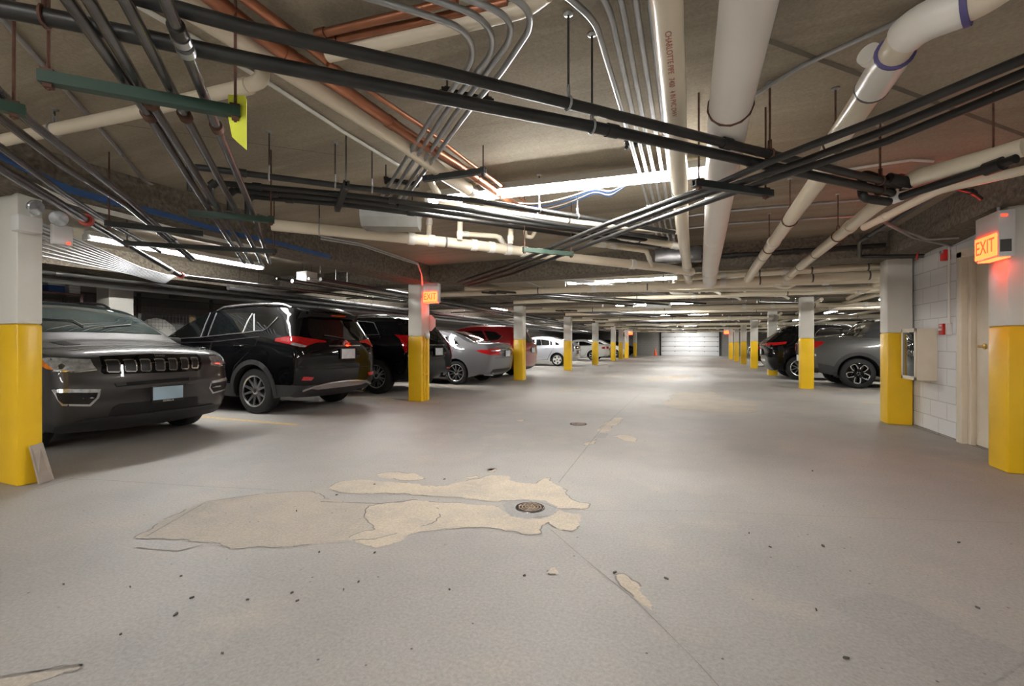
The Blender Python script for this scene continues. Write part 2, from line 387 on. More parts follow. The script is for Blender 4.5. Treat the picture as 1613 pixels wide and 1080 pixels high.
def rough_beam(name, x0, x1, y0, y1, z0, z1, label):
    bm = bmesh.new(); st = .16; amp = .02
    def grid(o, u, v, nu, nv, nrm):
        g = [[bm.verts.new(o + u * (i / nu) + v * (j / nv) + (nrm * random.uniform(-amp, amp) if 0 < i < nu and 0 < j < nv else Vector())) for j in range(nv + 1)] for i in range(nu + 1)]
        for i in range(nu):
            for j in range(nv): bm.faces.new((g[i][j], g[i + 1][j], g[i + 1][j + 1], g[i][j + 1]))
    dx, dy, dz = Vector((x1 - x0, 0, 0)), Vector((0, y1 - y0, 0)), Vector((0, 0, z1 - z0)); o = Vector((x0, y0, z0))
    nx, ny, nz = [max(1, min(90, int(d.length / st))) for d in (dx, dy, dz)]; nz = max(nz, 3)
    grid(o, dx, dy, nx, ny, Vector((0, 0, -1)))
    grid(o, dx, dz, nx, nz, Vector((0, -1, 0))); grid(o + dy, dx, dz, nx, nz, Vector((0, 1, 0)))
    grid(o, dy, dz, ny, nz, Vector((-1, 0, 0))); grid(o + dx, dy, dz, ny, nz, Vector((1, 0, 0)))
    bmesh.ops.remove_doubles(bm, verts=bm.verts, dist=.0005)
    return tag(obj(name, bm, M_BEAM, smooth=True, angle=50), label, kind='structure')
COLY_L = [7.35, 12.85, 18.6, 24.4, 30.4, 33.8, 36.9, 42.6]
COLY_R = [7.62, 12.95, 18.1, 23.2, 27.9, 32.3, 37.0]
rough_beam('trim_1', -5.1, -4.55, YB, 12.0, BEAM, SLAB + .01, 'rough sprayed concrete beam over the left column row')
rough_beam('trim_2', 2.36, 2.95, YB, 12.0, BEAM, SLAB + .01, 'rough sprayed concrete beam over the right column row')
rough_beam('trim_3', -4.55, 2.36, 7.3, 7.8, BEAM, SLAB + .01, 'rough sprayed cross beam at the second column pair')
rough_beam('trim_4', -12.0, -5.1, 7.3, 7.8, BEAM, SLAB + .01, 'rough cross beam over the left stalls')
for i, y in enumerate((12.8, 18.5, 24.3, 30.3, 36.9, 42.5)):
    rough_beam('trim_%d' % (5 + i), XL, XR, y, y + .5, BEAM + .02, SLAB + .01, 'cross beam number %d away from the camera' % (i + 2))
rough_beam('trim_11', -8.9, -8.3, YB, 30, 2.2, SLAB + .01, 'dark longitudinal beam above the parked car noses')

# walls
def wall(name, a, m, label): return tag(obj(name, boxbm(*a), m, smooth=False), label, kind='structure')
wall('wall_left', (XL - .2, XL, YB, YE, 0, SLAB), M_CMUG, 'grey block wall behind the left stalls')
wall('wall_right', (XR, XR + .2, YB, YE, 0, SLAB), M_CMUG, 'grey block wall behind the right stalls')
wall('wall_near', (XL, XR, YB - .2, YB, 0, SLAB), M_CMUG, 'grey block wall behind the camera')
GX0, GX1, GZ = -2.95, 2.35, 2.27
bm = boxbm(XL, GX0, YE, YE + .2, 0, SLAB); box(bm, GX1, XR, YE, YE + .2, 0, SLAB); box(bm, GX0, GX1, YE, YE + .2, GZ, SLAB)
tag(obj('wall_end', bm, M_CMUG, smooth=False), 'grey block end wall around the garage door', kind='structure')
WX = 2.75   # painted block wall of the stair enclosure
bm = boxbm(WX, WX + .2, 6.5, 7.9, 0, BEAM + .15); box(bm, WX, WX + .2, 5.3, 6.5, 2.1, BEAM + .15); box(bm, WX, WX + .2, YB, 5.45, 0, BEAM + .15); box(bm, WX + .2, XR, 7.7, 7.9, 0, SLAB)
tag(obj('wall_stair', bm, M_CMU, smooth=False), 'white painted block wall of the stair enclosure', kind='structure')
d = tag(obj('door_1', boxbm(WX + .07, WX + .115, 5.52, 6.4, 0.01, 2.02, bev=.003), M_CREAM, smooth=False), 'cream steel door into the stair enclosure', kind='structure')
bm = boxbm(WX - .03, WX + .13, 6.42, 6.53, 0, 2.1, bev=.006); box(bm, WX - .03, WX + .13, 5.41, 5.5, 0, 2.1, bev=.006); box(bm, WX - .03, WX + .13, 5.41, 6.53, 2.03, 2.12, bev=.006)
box(bm, WX + .02, WX + .07, 6.36, 6.42, 0, 2.06, bev=.004)
tag(obj('trim_12', bm, M_CREAM), 'cream steel door frame beside the column', kind='structure')
bm = bmesh.new(); lathe(bm, [(0, -.06), (.014, -.06), (.014, -.02), (.03, -.015), (.03, 0)], 14, 'x')
tube(bm, [(-.05, 0, 0), (-.055, -.05, 0), (-.05, -.11, 0)], .01, 8)
obj('door_handle', bm, M_BRASS, d, loc=(WX + .07, 6.2, 1.06))
tag(obj('baseboard_right', boxbm(WX - .012, WX, 6.54, 7.6, 0, .02), M_JOINT), 'dirty joint at the foot of the white block wall', kind='structure')

# garage door
g = thing('garage_door', 'white sectional overhead garage door in the far end wall', 'garage door', ((GX0 + GX1) / 2, YE - .005, 0))
hw = (GX1 - GX0) / 2; nsec = 5; sh = GZ / nsec
for i in range(nsec):
    bm = bmesh.new(); box(bm, -hw + .06, hw - .06, -.05, 0, i * sh + .012, (i + 1) * sh - .012, bev=.008)
    p = obj('door_section', bm, M_DOORP, g)
    bm = bmesh.new()
    for x in (-hw + .2, -hw * .5, 0, hw * .5, hw - .2): box(bm, x - .04, x + .04, -.06, -.05, (i + 1) * sh - .06, (i + 1) * sh - .012)
    if i < nsec - 1: obj('hinge', bm, M_BAND, p)
    else: bm.free()
for s in (-1, 1):
    obj('track', boxbm(s * hw - .06, s * hw + .06, -.12, 0, 0, GZ), M_BLACK, g)
obj('track', boxbm(-hw, hw, -.04, 0, GZ - .03, GZ + .03), M_BLACK, g)

# ------------------------------------------------------------ columns
def column(x0, x1, y0, y1, label, z1=BEAM + .02):
    r = thing('concrete_column', label, 'column', ((x0 + x1) / 2, (y0 + y1) / 2, 0), 0, 'yellow based columns')
    hx, hy = (x1 - x0) / 2, (y1 - y0) / 2
    obj('column_base', boxbm(-hx, hx, -hy, hy, 0, 1.238, bev=.018), M_YEL, r)
    obj('column_shaft', boxbm(-hx, hx, -hy, hy, 1.238, z1, bev=.018), M_WHITE, r)
    return r
ordn = ['second', 'third', 'fourth', 'fifth', 'sixth', 'seventh', 'eighth', 'ninth']
column(-5.2, -4.76, 1.82, 1.97, 'yellow and white column nearest the camera on the left, tile board leaning on it')
tails = ['carrying a lit exit sign and octagonal plate', 'beside the grey sedan bumper', 'in front of the silver hatchback tail', 'in front of the white sedan trunk', 'just beyond the white sedan', 'white box on its side', 'carrying a distant red exit sign', 'closest to the far dark car']
for i, y in enumerate(COLY_L):
    column(-5.06, -4.76, y, y + .29, 'yellow and white column, %s in left row, %s' % (ordn[i], tails[i]))
column(2.45, 2.76, 5.08, 5.36, 'yellow and white column nearest on the right, red exit sign on it')
tails = ['at the white block wall corner', 'before the grey pickup tail lamp', 'behind the black crossover tail', 'fourth of the far right yellow posts', 'beside the distant dark cars', 'next to last before the garage door', 'carrying a small distant exit sign']
for i, y in enumerate(COLY_R):
    column(2.45, 2.73, y, y + .27, 'yellow and white column, %s in right row, %s' % (ordn[i], tails[i]))
column(-10.3, -9.9, 5.0, 5.4, 'white column standing behind the graphite car near the storage cages')
# ============================================================ LIGHT FIXTURES
def fixture(x, y, label, ang=0.0, L=2.44, h=2.40, two=False):
    r = thing('fluorescent_fixture', label, 'light fixture', (x, y, h), ang, 'fluorescent strip lights')
    n = 2 if two else 1
    bm = bmesh.new()
    prism(bm, [(-.092, .016), (-.087, .016), (-.068, .034), (.068, .034), (.087, .016), (.092, .016), (.074, .042), (.05, .085), (-.05, .085), (-.074, .042)], 'x', -L / 2, L / 2)
    obj('housing', bm, M_HOUS, r, smooth=False)
    for s in (-1, 1): obj('end_cap', boxbm(s * L / 2 - .02, s * L / 2 + .02, -.06, .06, -.025, .035, bev=.004), M_HOUS, r)
    for s in (-1, 1): obj('fluorescent_tube', tubebm([(-L / 2 + .02, s * .04, 0), (L / 2 - .02, s * .04, 0)], .019, 10), M_TUBE, r)
    for sx in (-.8, .8): obj('suspension_rod', tubebm([(sx, 0, .08), (sx, 0, SLAB - h - .002)], .005, 6), M_EMT, r)
    return r
fixture(-1.05, 3.72, 'bright fluorescent strip light across the aisle under the slab, nearest in view', math.radians(4))
fixture(-1.3, 9.6, 'fluorescent strip light across the aisle beyond the second column pair')
fixture(-1.2, 15.6, 'fluorescent strip light across the aisle beyond the third column pair')
fixture(-1.0, 27.5, 'fluorescent strip light across the aisle, midway to the garage door')
fixture(-.8, 41.5, 'fluorescent strip light across the aisle, closest to the garage door')
fixture(-.6, 21.5, 'fluorescent strip light across the aisle, fourth from the camera')
fixture(-1.0, 34.5, 'fluorescent strip light across the aisle, second from the garage door')
fixture(-6.95, 4.5, 'fluorescent strip light above the graphite car', PI / 2)
fixture(-6.95, 9.7, 'fluorescent strip light above the black crossover', PI / 2)
fixture(-6.8, 15.3, 'fluorescent strip light above the red car', PI / 2)
fixture(-7.0, 21.6, 'fluorescent strip light above the silver hatchback', PI / 2)
fixture(-7.0, 27.5, 'fluorescent strip light behind the white sedan bay', PI / 2)
fixture(-7.0, 35, 'fluorescent strip light above the far left stalls', PI / 2)
fixture(5.2, 10.6, 'fluorescent strip light above the empty right stall', PI / 2)
fixture(5.2, 15.4, 'fluorescent strip light above the grey pickup', PI / 2)
fixture(5.2, 21.5, 'fluorescent strip light on the right past the black crossover', PI / 2)
fixture(5.2, 28.0, 'fluorescent strip light above the far right stalls', PI / 2)
fixture(5.2, 36.0, 'fluorescent strip light at the far right corner', PI / 2)
fixture(-.3, 44.8, 'added fluorescent strip light brightening the garage door')  # extra fixture, added only to brighten the end door
fixture(-1.05, -6.5, 'fluorescent strip light at the near wall behind the camera')
fixture(-6.95, -3.0, 'fluorescent strip light over the near left stalls', PI / 2)
fixture(-3.6, -4.6, 'added unseen fluorescent strip light behind the camera on the left', PI / 2)  # unseen fixture, added to light the camera side of the near left column
fixture(-1.05, -2.9, 'fluorescent strip light across the aisle behind the camera')

# ============================================================ EXIT SIGNS AND WALL DEVICES
def exit_sign(loc, rz, label, big=True, letters=True):
    # local frame: the lit face looks along -y
    r = thing('exit_sign', label, 'exit sign', loc, rz, 'lit exit signs')
    obj('housing', boxbm(-.165, .165, -.045, .06, .0, .38, bev=.006), M_PAPER, r)
    obj('lit_panel', boxbm(-.15, .15, -.056, -.045, .015, .2, bev=.003), M_EXITG, r)
    obj('down_lens', boxbm(-.14, .14, -.04, .04, -.006, 0), M_EXITG, r)
    if letters:
        t = text_bm('EXIT', .17, .001)
        bmesh.ops.transform(t, matrix=Matrix.Translation((0, -.0575, .105)) @ Matrix.Rotation(PI / 2, 4, 'X') @ Matrix.Diagonal((.78, 1, 1, 1)), verts=t.verts)
        obj('lettering', t, M_EXITL, r, smooth=False)
    return r
e = exit_sign((2.37, 5.1, 1.80), -PI / 2, 'red EXIT sign on the nearest right hand column')
bm = bmesh.new(); box(bm, .165, .167, -.035, .035, .04, .14); obj('rating_label', bm, M_BAND, e)
bm = bmesh.new(); box(bm, .165, .168, -.03, .01, .33, .345); obj('indicator', bm, M_EXITL, e)
exit_sign((-4.585, 7.42, 1.87), 0, 'red EXIT sign on the left column before the black crossover')
exit_sign((-4.58, 36.9, 1.87), 0, 'tiny red exit sign far away on the left column row')
exit_sign((2.28, 37.0, 1.87), 0, 'tiny red exit sign far away on the right column row')
# octagonal plate beside the exit sign column
bm = bmesh.new(); prism(bm, [(.17 * math.cos(PI / 8 + k * PI / 4), .17 * math.sin(PI / 8 + k * PI / 4)) for k in range(8)], 'y', -.003, .003)
tag(obj('sign_plate', bm, M_PAPER, loc=(-4.80, 7.66, 1.50), smooth=False), 'blank back of an octagonal sign plate on the column with the lit exit sign', 'sign')
# conduits and box on that column
c = tag(obj('column_conduit', tubebm([(0, 0, 0.02), (0, 0, 1.25)], .012, 8), M_YEL, loc=(-4.745, 7.43, 0)), 'yellow painted conduit pair down the left column before the black crossover', 'conduit')
obj('second_pipe', tubebm([(0, .1, 0.02), (0, .1, 1.2)], .012, 8), M_YEL, c)
obj('outlet_box', boxbm(-.01, .03, .02, .14, 1.2, 1.3, bev=.004), M_EMT, c)
for z in (.5, .95): obj('strap', boxbm(-.012, .016, -.03, .13, z, z + .02), M_YEL, c)
# emergency light on the near left column
r = thing('emergency_light', 'two headed emergency light on the nearest left column', 'emergency light', (-4.70, 1.9, 1.93))
L2 = onX(93, 344, -4.62) - Vector((-4.70, 1.9, 1.93))
obj('battery_box', boxbm(-.05, .06, -.12, .02, .0, .12, bev=.01), M_PAPER, r)
for dx, dy, dz, a in ((-.0, -.02, .19, .35), (.02, L2.y, L2.z, -.3)):
    bm = bmesh.new(); lathe(bm, [(.0, -.05), (.03, -.05), (.055, -.02), (.06, .0), (.055, .008), (0, .012)], 20, 'x')
    h = obj('lamp_head', bm, M_CLEAR, r, loc=(dx + .06, dy, dz), rot=(0, .25, a))
    obj('bracket', tubebm([(dx, dy, .1), (dx + .02, dy, dz)], .012, 8), M_PAPER, r)
s = tag(obj('exit_sign', boxbm(-.02, .02, -.06, .07, 0, .16, bev=.006), M_PAPER, loc=(-4.72, 2.06, 1.88)), 'unlit white exit sign box seen edge on beside the nearest left column', 'exit sign')
obj('indicator', boxbm(.02, .024, .03, .05, .01, .025), M_EXITL, s)
# stair wall devices
c = thing('extinguisher_cabinet', 'cream fire extinguisher cabinet with glass front on the white block wall', 'fire cabinet', (WX, 7.22, .64))
obj('cabinet_box', boxbm(-.2, 0, -.2, .2, 0, .64, bev=.006), M_CREAM, c)
d = obj('glass_door', boxbm(-.212, -.2, -.17, .17, .04, .6, bev=.003), M_MIRR, c)
bm = bmesh.new()
for a in ((-.216, -.2, -.2, -.165, 0, .64), (-.216, -.2, .165, .2, 0, .64), (-.216, -.2, -.2, .2, 0, .045), (-.216, -.2, -.2, .2, .595, .64)): box(bm, *a, bev=.003)
obj('door_frame', bm, M_CREAM, c)
obj('latch', boxbm(-.225, -.212, -.19, -.17, .3, .36), M_CHROME, c)
p = onX(1489, 402, WX - .03)
c = thing('fire_alarm_horn', 'red fire alarm horn high on the white block wall', 'fire alarm', (WX, p.y, p.z - .06))
obj('horn_body', boxbm(-.06, 0, -.055, .055, 0, .12, bev=.006), M_RED, c)
obj('strobe_lens', boxbm(-.075, -.06, -.03, .03, .08, .115, bev=.005), M_CLEAR, c)
q = onX(1490, 519, WX - .03)
c = thing('fire_alarm_pull', 'red FIRE pull station on the white block wall beside the cabinet', 'fire alarm', (WX, q.y, q.z - .06))
obj('back_box', boxbm(-.05, 0, -.075, .055, 0, .13, bev=.004), M_PAPER, c)
obj('pull_front', boxbm(-.075, -.05, -.04, .06, 0, .13, bev=.004), M_RED, c)
obj('pull_handle', boxbm(-.085, -.075, -.025, .045, .05, .075, bev=.003), M_PAPER, c)
t = text_bm('FIRE', .035, .001); bmesh.ops.transform(t, matrix=Matrix.Translation((-.0765, .01, .105)) @ Matrix.Rotation(-PI / 2, 4, 'Z') @ Matrix.Rotation(PI / 2, 4, 'X'), verts=t.verts)
obj('lettering', t, M_PAPER, c, smooth=False)
cc = tag(obj('alarm_conduit', tubebm(fillet([(WX - .02, p.y - .06, p.z + .12), (WX - .02, p.y - .06, q.z + .07)], .02), .012, 8), M_WHITE), 'white conduit running down the block wall between the two alarm devices', 'conduit'); recentre(cc)
a0, a1, a2, a3 = W(1395, 352, 2.2), W(1440, 375, 2.2), Vector((WX - .03, 6.62, 2.19)), Vector((WX - .02, p.y - .06, p.z + .1))
cc = tag(obj('feed_conduit', tubebm(fillet([a0, a1, a2, a3], .06), .011, 8), M_EMT), 'thin bent conduit feeding the red alarm horn from the ceiling', 'conduit'); recentre(cc)
# small far away boxes and the cone
tag(obj('panel_box', boxbm(-.02, .14, -.12, .12, 0, .95, bev=.01), M_PAPER, loc=(-4.75, 33.95, .75)), 'white box on the distant column before the far exit sign', 'box')
cn = thing('traffic_cone', 'orange traffic cone standing left of the garage door', 'traffic cone', (-3.35, 45.6, 0))
bm = bmesh.new(); box(bm, -.2, .2, -.2, .2, 0, .03, bev=.01); obj('cone_base', bm, M_ORANGE, cn)
bm = bmesh.new(); lathe(bm, [(.16, .03), (.035, .72), (.0, .72)], 20); obj('cone_body', bm, M_ORANGE, cn)
# tile board leaning on the near left column
bm = bmesh.new(); q_ = [W(60, 763, 0.004), W(83, 755, 0.004), onX(65, 697, -4.745), onX(45, 703, -4.745)]
nn_ = (q_[1] - q_[0]).cross(q_[3] - q_[0]).normalized() * .011
A_ = [bm.verts.new(p) for p in q_]; B_ = [bm.verts.new(p + nn_) for p in q_]
bm.faces.new(A_); bm.faces.new(B_[::-1])
for i in range(4): bm.faces.new((A_[i], A_[(i + 1) % 4], B_[(i + 1) % 4], B_[i]))
o = tag(obj('tile_board', bm, M_TILE, smooth=False), 'grey beige tile board leaning against the foot of the nearest left column', 'tile'); recentre(o)
# floor drains
def drain(px, py, r, label):
    p = W(px, py, 0); d = thing('floor_drain', label, 'drain', (p.x, p.y, 0.002))
    bm = bmesh.new(); lathe(bm, [(r * 1.15, 0), (r * 1.12, .006), (r, .007), (r * .98, .003), (0, .003)], 32); obj('drain_rim', bm, M_STEEL, d)
    bm = bmesh.new()
    for rr in (.9, .66, .42, .18):
        lathe(bm, [(r * rr, .004), (r * rr, .009), (r * (rr - .1), .009), (r * (rr - .1), .004)], 28)
    for k in range(8):
        a = PI * k / 4; tube(bm, [(r * .1 * math.cos(a), r * .1 * math.sin(a), .006), (r * .95 * math.cos(a), r * .95 * math.sin(a), .006)], .004, 5)
    obj('drain_grate', bm, mat('rusty_grate', rgb(150, 132, 116), .7, .4, var=.4, scale=40), d)
drain(835, 800, .085, 'rusty round floor drain in the peeled patch')
drain(911, 668, .10, 'small floor drain further down the aisle')
# debris flakes
def flake(px, py, sz, k):
    p = W(px, py, 0); bm = bmesh.new(); n = 7; sz *= .62
    pts = [(sz * random.uniform(.5, 1) * math.cos(2 * PI * i / n), sz * .45 * random.uniform(.4, 1) * math.sin(2 * PI * i / n)) for i in range(n)]
    prism(bm, pts, 'z', 0, .006)
    tag(obj('debris_flake', bm, M_LEAF, loc=(p.x, p.y, .001), rot=(0, 0, random.uniform(0, 6)), smooth=False), 'small dark flake of debris on the bare concrete floor', 'debris', 'dark flakes on the floor')
for i, (x, y, s) in enumerate([(277, 968, .026), (302, 942, .02), (390, 945, .016), (460, 934, .016), (468, 947, .015), (541, 929, .013), (565, 917, .016), (205, 925, .012), (100, 921, .014), (590, 871, .016), (503, 870, .014), (285, 908, .01), (708, 929, .014), (826, 907, .014),
        (1286, 961, .02), (1180, 840, .02), (1296, 860, .03), (1540, 958, .02), (1332, 1037, .02), (1213, 862, .02), (1050, 912, .03), (968, 902, .03), (467, 805, .02), (590, 763, .02), (700, 755, .02), (1280, 742, .03), (1510, 855, .02), (530, 780, .02), (350, 1030, .012), (190, 1000, .01)]):
    flake(x, y, s, i)

# ============================================================ LEFT STORAGE
cage = thing('storage_cage', 'wire mesh storage cage partition behind the parked cars on the left', 'storage cage', (-11.2, 9.0, 0))
for i in range(9): obj('cage_post', boxbm(-.03, .03, -.03, .03, 0, 2.2), M_BAND, cage, loc=(0, -6 + i * 1.6, 0))
bm = bmesh.new()
for z in [k * .075 for k in range(4, 29)]: tube(bm, [(0, -6, z), (0, 6.8, z)], .0035, 4, caps=False)
for y in [-6 + k * .075 for k in range(171)]: tube(bm, [(0, y, .3), (0, y, 2.1)], .0035, 4, caps=False)
obj('wire_mesh', bm, M_MESH, cage, smooth=False)
for z in (.3, 2.1): obj('rail', boxbm(-.02, .02, -6, 6.8, z - .02, z + .02), M_BAND, cage)
s = thing('storage_shelf', 'dark shelf holding boxes above the graphite car roof', 'shelf', (-10.55, 3.9, 0))
for z in (.4, 1.0, 1.96): obj('shelf_board', boxbm(-.3, .3, -.9, .9, z, z + .03), M_STEEL, s)
for x in (-.27, .27):
    for y in (-.87, .87): obj('shelf_post', boxbm(x - .02, x + .02, y - .02, y + .02, 0, 1.96), M_STEEL, s)
bx_ = thing('storage_box', 'blue and white box on the dark shelf, left of the stacked packs', 'box', (-10.45, 4.44, 1.992))
obj('box_body', boxbm(-.15, .15, -.11, .11, 0, .12, bev=.004), mat('blue_box', rgb(50, 90, 150), .6), bx_); obj('lid', boxbm(-.155, .155, -.115, .115, .12, .175, bev=.004), M_PAPER, bx_)
for k in range(4):
    b_ = tag(obj('stacked_pack', boxbm(-.12, .12, -.08, .08, 0, .044, bev=.005), M_PAPER, loc=(-10.4, 4.68, 1.992 + k * .05)), 'white pack on the dark shelf, %s of its stack' % ['lowest', 'second lowest', 'second highest', 'topmost'][k], 'box', 'white packs stacked on the shelf')
wb = thing('wheelbarrow', 'pale wheelbarrow tipped up behind the wire cage', 'wheelbarrow', (-11.55, 6.75, 0))
bm = bmesh.new(); lathe(bm, [(.46, .6), (.44, 1.2), (.34, 1.5), (.16, 1.66), (0, 1.70)], 24); obj('barrow_tray', bm, M_WHITE, wb)
bm = bmesh.new(); lathe(bm, [(.0, -.05), (.2, -.05), (.2, .05), (0, .05)], 20, 'y'); obj('barrow_wheel', bm, M_RUB, wb, loc=(.3, 0, .2))
for y in (-.3, .3): obj('handle', tubebm([(.4, y, .75), (-.2, y * 1.1, .65), (-.4, y * 1.2, 0.02)], .02, 8), M_STEEL, wb)
for i, (y, l) in enumerate(((5.9, 'short'), (7.4, 'tall'))):
    tag(obj('timber_board', boxbm(-.02, .02, -.06, .06, 0, 1.5 + .3 * i, bev=.003), M_WOOD, loc=(-11.3, y, 0)), '%s upright pale timber board behind the wire cage' % l, 'board')
# ============================================================ PIPEWORK
PATHS = []
def pt(p): return Vector(p) if isinstance(p, Vector) else W(*p)
def ring_on(bm, p, d, r0, r1, ln, n=20):
    # a short sleeve around a pipe
    tube(bm, [p - d * ln / 2, p - d * ln / 2 + d * .001, p + d * ln / 2 - d * .001, p + d * ln / 2], [r0, r1, r1, r0], n, caps=False)
def pipe(name, label, cat, pts, r, m, bend=0.0, fit=(), group=None, n=16):
    P = [pt(p) for p in pts]; Q = fillet(P, bend, 7) if bend else P
    o = obj(name, tubebm(Q, r, n), m); tag(o, label, cat, group); PATHS.append((Q, r))
    recentre(o)
    for t, ln, k, fm, nm in fit:
        if isinstance(t, tuple): t = near_t(Q, ray(*t))
        p, d = along(Q, t); bm = bmesh.new(); ring_on(bm, p - o.location, d, r * .98, r * k, ln)
        obj(nm, bm, fm, o)
    return o
def near_t(Q, d):
    # position along a pipe that lies closest to a line of sight
    c = Vector((0, 0, HC)); d = d.normalized(); best = (9, 0)
    for k in range(401):
        p, _ = along(Q, k / 400); v = p - c; e = (v - d * v.dot(d)).length
        if e < best[0]: best = (e, k / 400)
    return best[1]
def joints(ts, m=M_PVCW, ln=.09, k=1.14): return [(t, ln, k, m, 'coupling') for t in ts]
def bands(ts, m=M_BAND, ln=.022, k=1.05): return [(t, ln, k, m, 'clamp_band') for t in ts]
def hanger(px, py, h, label, r=None, top=None, m=M_STEEL):
    p = W(px, py, h); best = None
    for Q, rr in PATHS:
        for a, b in zip(Q, Q[1:]):
            ab = b - a; t = max(0, min(1, (p - a).dot(ab) / max(ab.length_squared, 1e-9))); q = a + ab * t
            dd = (q - p).length
            if best is None or dd < best[0]: best = (dd, q, ab.normalized(), rr)
    _, q, d, rr = best; r = r or rr
    t = thing('pipe_hanger', label, 'pipe hanger', (q.x, q.y, SLAB))
    bm = bmesh.new(); tube(bm, [(0, 0, 0), (0, 0, q.z + r + .05 - SLAB)], .0055, 8)
    obj('threaded_rod', bm, m, t)
    bm = bmesh.new(); lathe(bm, [(.022, 0), (.022, -.006), (0.006, -.012)], 14); obj('ceiling_anchor', bm, M_EMT, t)
    side = d.cross(Vector((0, 0, 1))).normalized(); up = side.cross(d).normalized(); c = Vector((0, 0, q.z - SLAB))
    bm = bmesh.new(); R = r + .004; pts = [c + side * .006 + Vector((0, 0, r + .055))]
    for k in range(13):
        a = PI * .5 - .25 - (2 * PI - .5) * k / 12; pts.append(c + side * R * math.cos(a) + up * R * math.sin(a))
    pts.append(c - side * .006 + Vector((0, 0, r + .055)))
    tube(bm, pts, .006, 6); obj('pipe_loop', bm, M_EMT if m is M_STEEL else m, t)
    return t
def trapeze(a, b, h, label, m=M_STRUT, rods=(.05, .95), rm=M_RUST, hh=.041):
    A, B = W(*a, h), W(*b, h); mid = (A + B) / 2; d = (B - A); L = d.length; rz = math.atan2(d.y, d.x)
    t = thing('trapeze_strut', label, 'pipe support', (mid.x, mid.y, h), rz)
    bm = bmesh.new(); w = .02
    prism(bm, [(-w, -hh / 2), (w, -hh / 2), (w, hh / 2), (w * .55, hh / 2), (w * .55, -hh / 2 + .006), (-w * .55, -hh / 2 + .006), (-w * .55, hh / 2), (-w, hh / 2)], 'x', -L / 2, L / 2)
    obj('channel', bm, m, t, smooth=False)
    for f in rods:
        bm = bmesh.new(); x = -L / 2 + f * L; tube(bm, [(x, 0, -hh / 2 - .02), (x, 0, SLAB - h)], .0055, 8); obj('threaded_rod', bm, rm, t)
        bm = bmesh.new(); box(bm, x - .018, x + .018, -.018, .018, hh / 2, hh / 2 + .008); box(bm, x - .012, x + .012, -.012, .012, -hh / 2 - .014, -hh / 2); obj('nut', bm, rm, t)
    return t
z1 = lambda x, y: (x / 2.987, y / 2.987)
z2 = lambda x, y: (400 + x / 2.987, y / 2.987)
z3 = lambda x, y: (860 + x / 2.987, y / 2.987)
z4 = lambda x, y: (1180 + x / 3.725, y / 3.725)
z5 = lambda x, y: (x / 2.987, 240 + y / 2.987)
z6 = lambda x, y: (500 + x / 4.0325, 240 + y / 4.0325)
z7 = lambda x, y: (780 + x / 4.0325, 280 + y / 4.0325)
z8 = lambda x, y: (1100 + x / 3.144, 240 + y / 3.144)
def Z(f, L, h): return [(*f(x, y), h) for x, y in L]

# --- two black sprinkler mains
pipe('sprinkler_main', 'upper of two long black pipes crossing the ceiling from top left to the right column', 'pipe',
     [(150, -22, 2.15), (400, 47, 2.15), (700, 114, 2.15), (940, 174, 2.15), (1180, 235, 2.15), (1418, 292, 2.15)], .024, M_BLACK, fit=[(.62, .06, 1.25, M_BLACK, 'coupling')])
pipe('sprinkler_main', 'lower of two long black pipes crossing the ceiling, from upper left edge to the right', 'pipe',
     [(-60, 2, 2.11), (100, 32, 2.11), (400, 96, 2.11), (701, 155, 2.11), (940, 201, 2.11), (1180, 254, 2.11), (1405, 304, 2.11)], .027, M_BLACK, fit=[(.5, .06, 1.2, M_BLACK, 'coupling')])
hanger(895, 163, 2.15, 'rod hanger on the upper long black pipe, right of the curved conduits')
hanger(932, 200, 2.11, 'rod hanger on the lower long black pipe, left of the right conduit bank')
hanger(72, 28, 2.11, 'rusty rod hanger on the lower long black pipe at upper left', m=M_RUST)
hanger(1212, 243, 2.15, 'rod hanger on the upper long black pipe right of the white jacketed pipe', m=M_RUST)
hanger(1385, 285, 2.15, 'rusty rod hanger near the right end of the upper long black pipe', m=M_RUST)
# --- three black pipes from the right edge to the left column
for i, (lab, L) in enumerate((('uppermost', [(1700, 55), (1613, 93), (1400, 182), (1228, 248), (1128, 291), (960, 351), (800, 418), (722, 444)]),
                              ('middle', [(1700, 83), (1613, 115), (1400, 203), (1240, 263), (1094, 312), (960, 362), (800, 425), (730, 448)]),
                              ('lowest', [(1700, 105), (1613, 134), (1400, 221), (1240, 274), (1161, 301), (994, 360), (810, 430), (738, 450)]))):
    pipe('black_pipe', '%s of three parallel black pipes running from the right edge toward the left column' % lab, 'pipe', [(x, y, 2.06) for x, y in L], .019, M_BLACK,
         fit=[(.55, .05, 1.2, M_BLACK, 'coupling')], group='three parallel black pipes')
trapeze((1093, 288), (1215, 305), 2.02, 'dark strut carrying the three parallel black pipes beside the white jacketed pipe', M_DSTRUT, (.06, .92))
trapeze((824, 393), (902, 400), 2.02, 'green strut under the three parallel black pipes above the cream drain pipe', M_STRUT, (.03, .97))
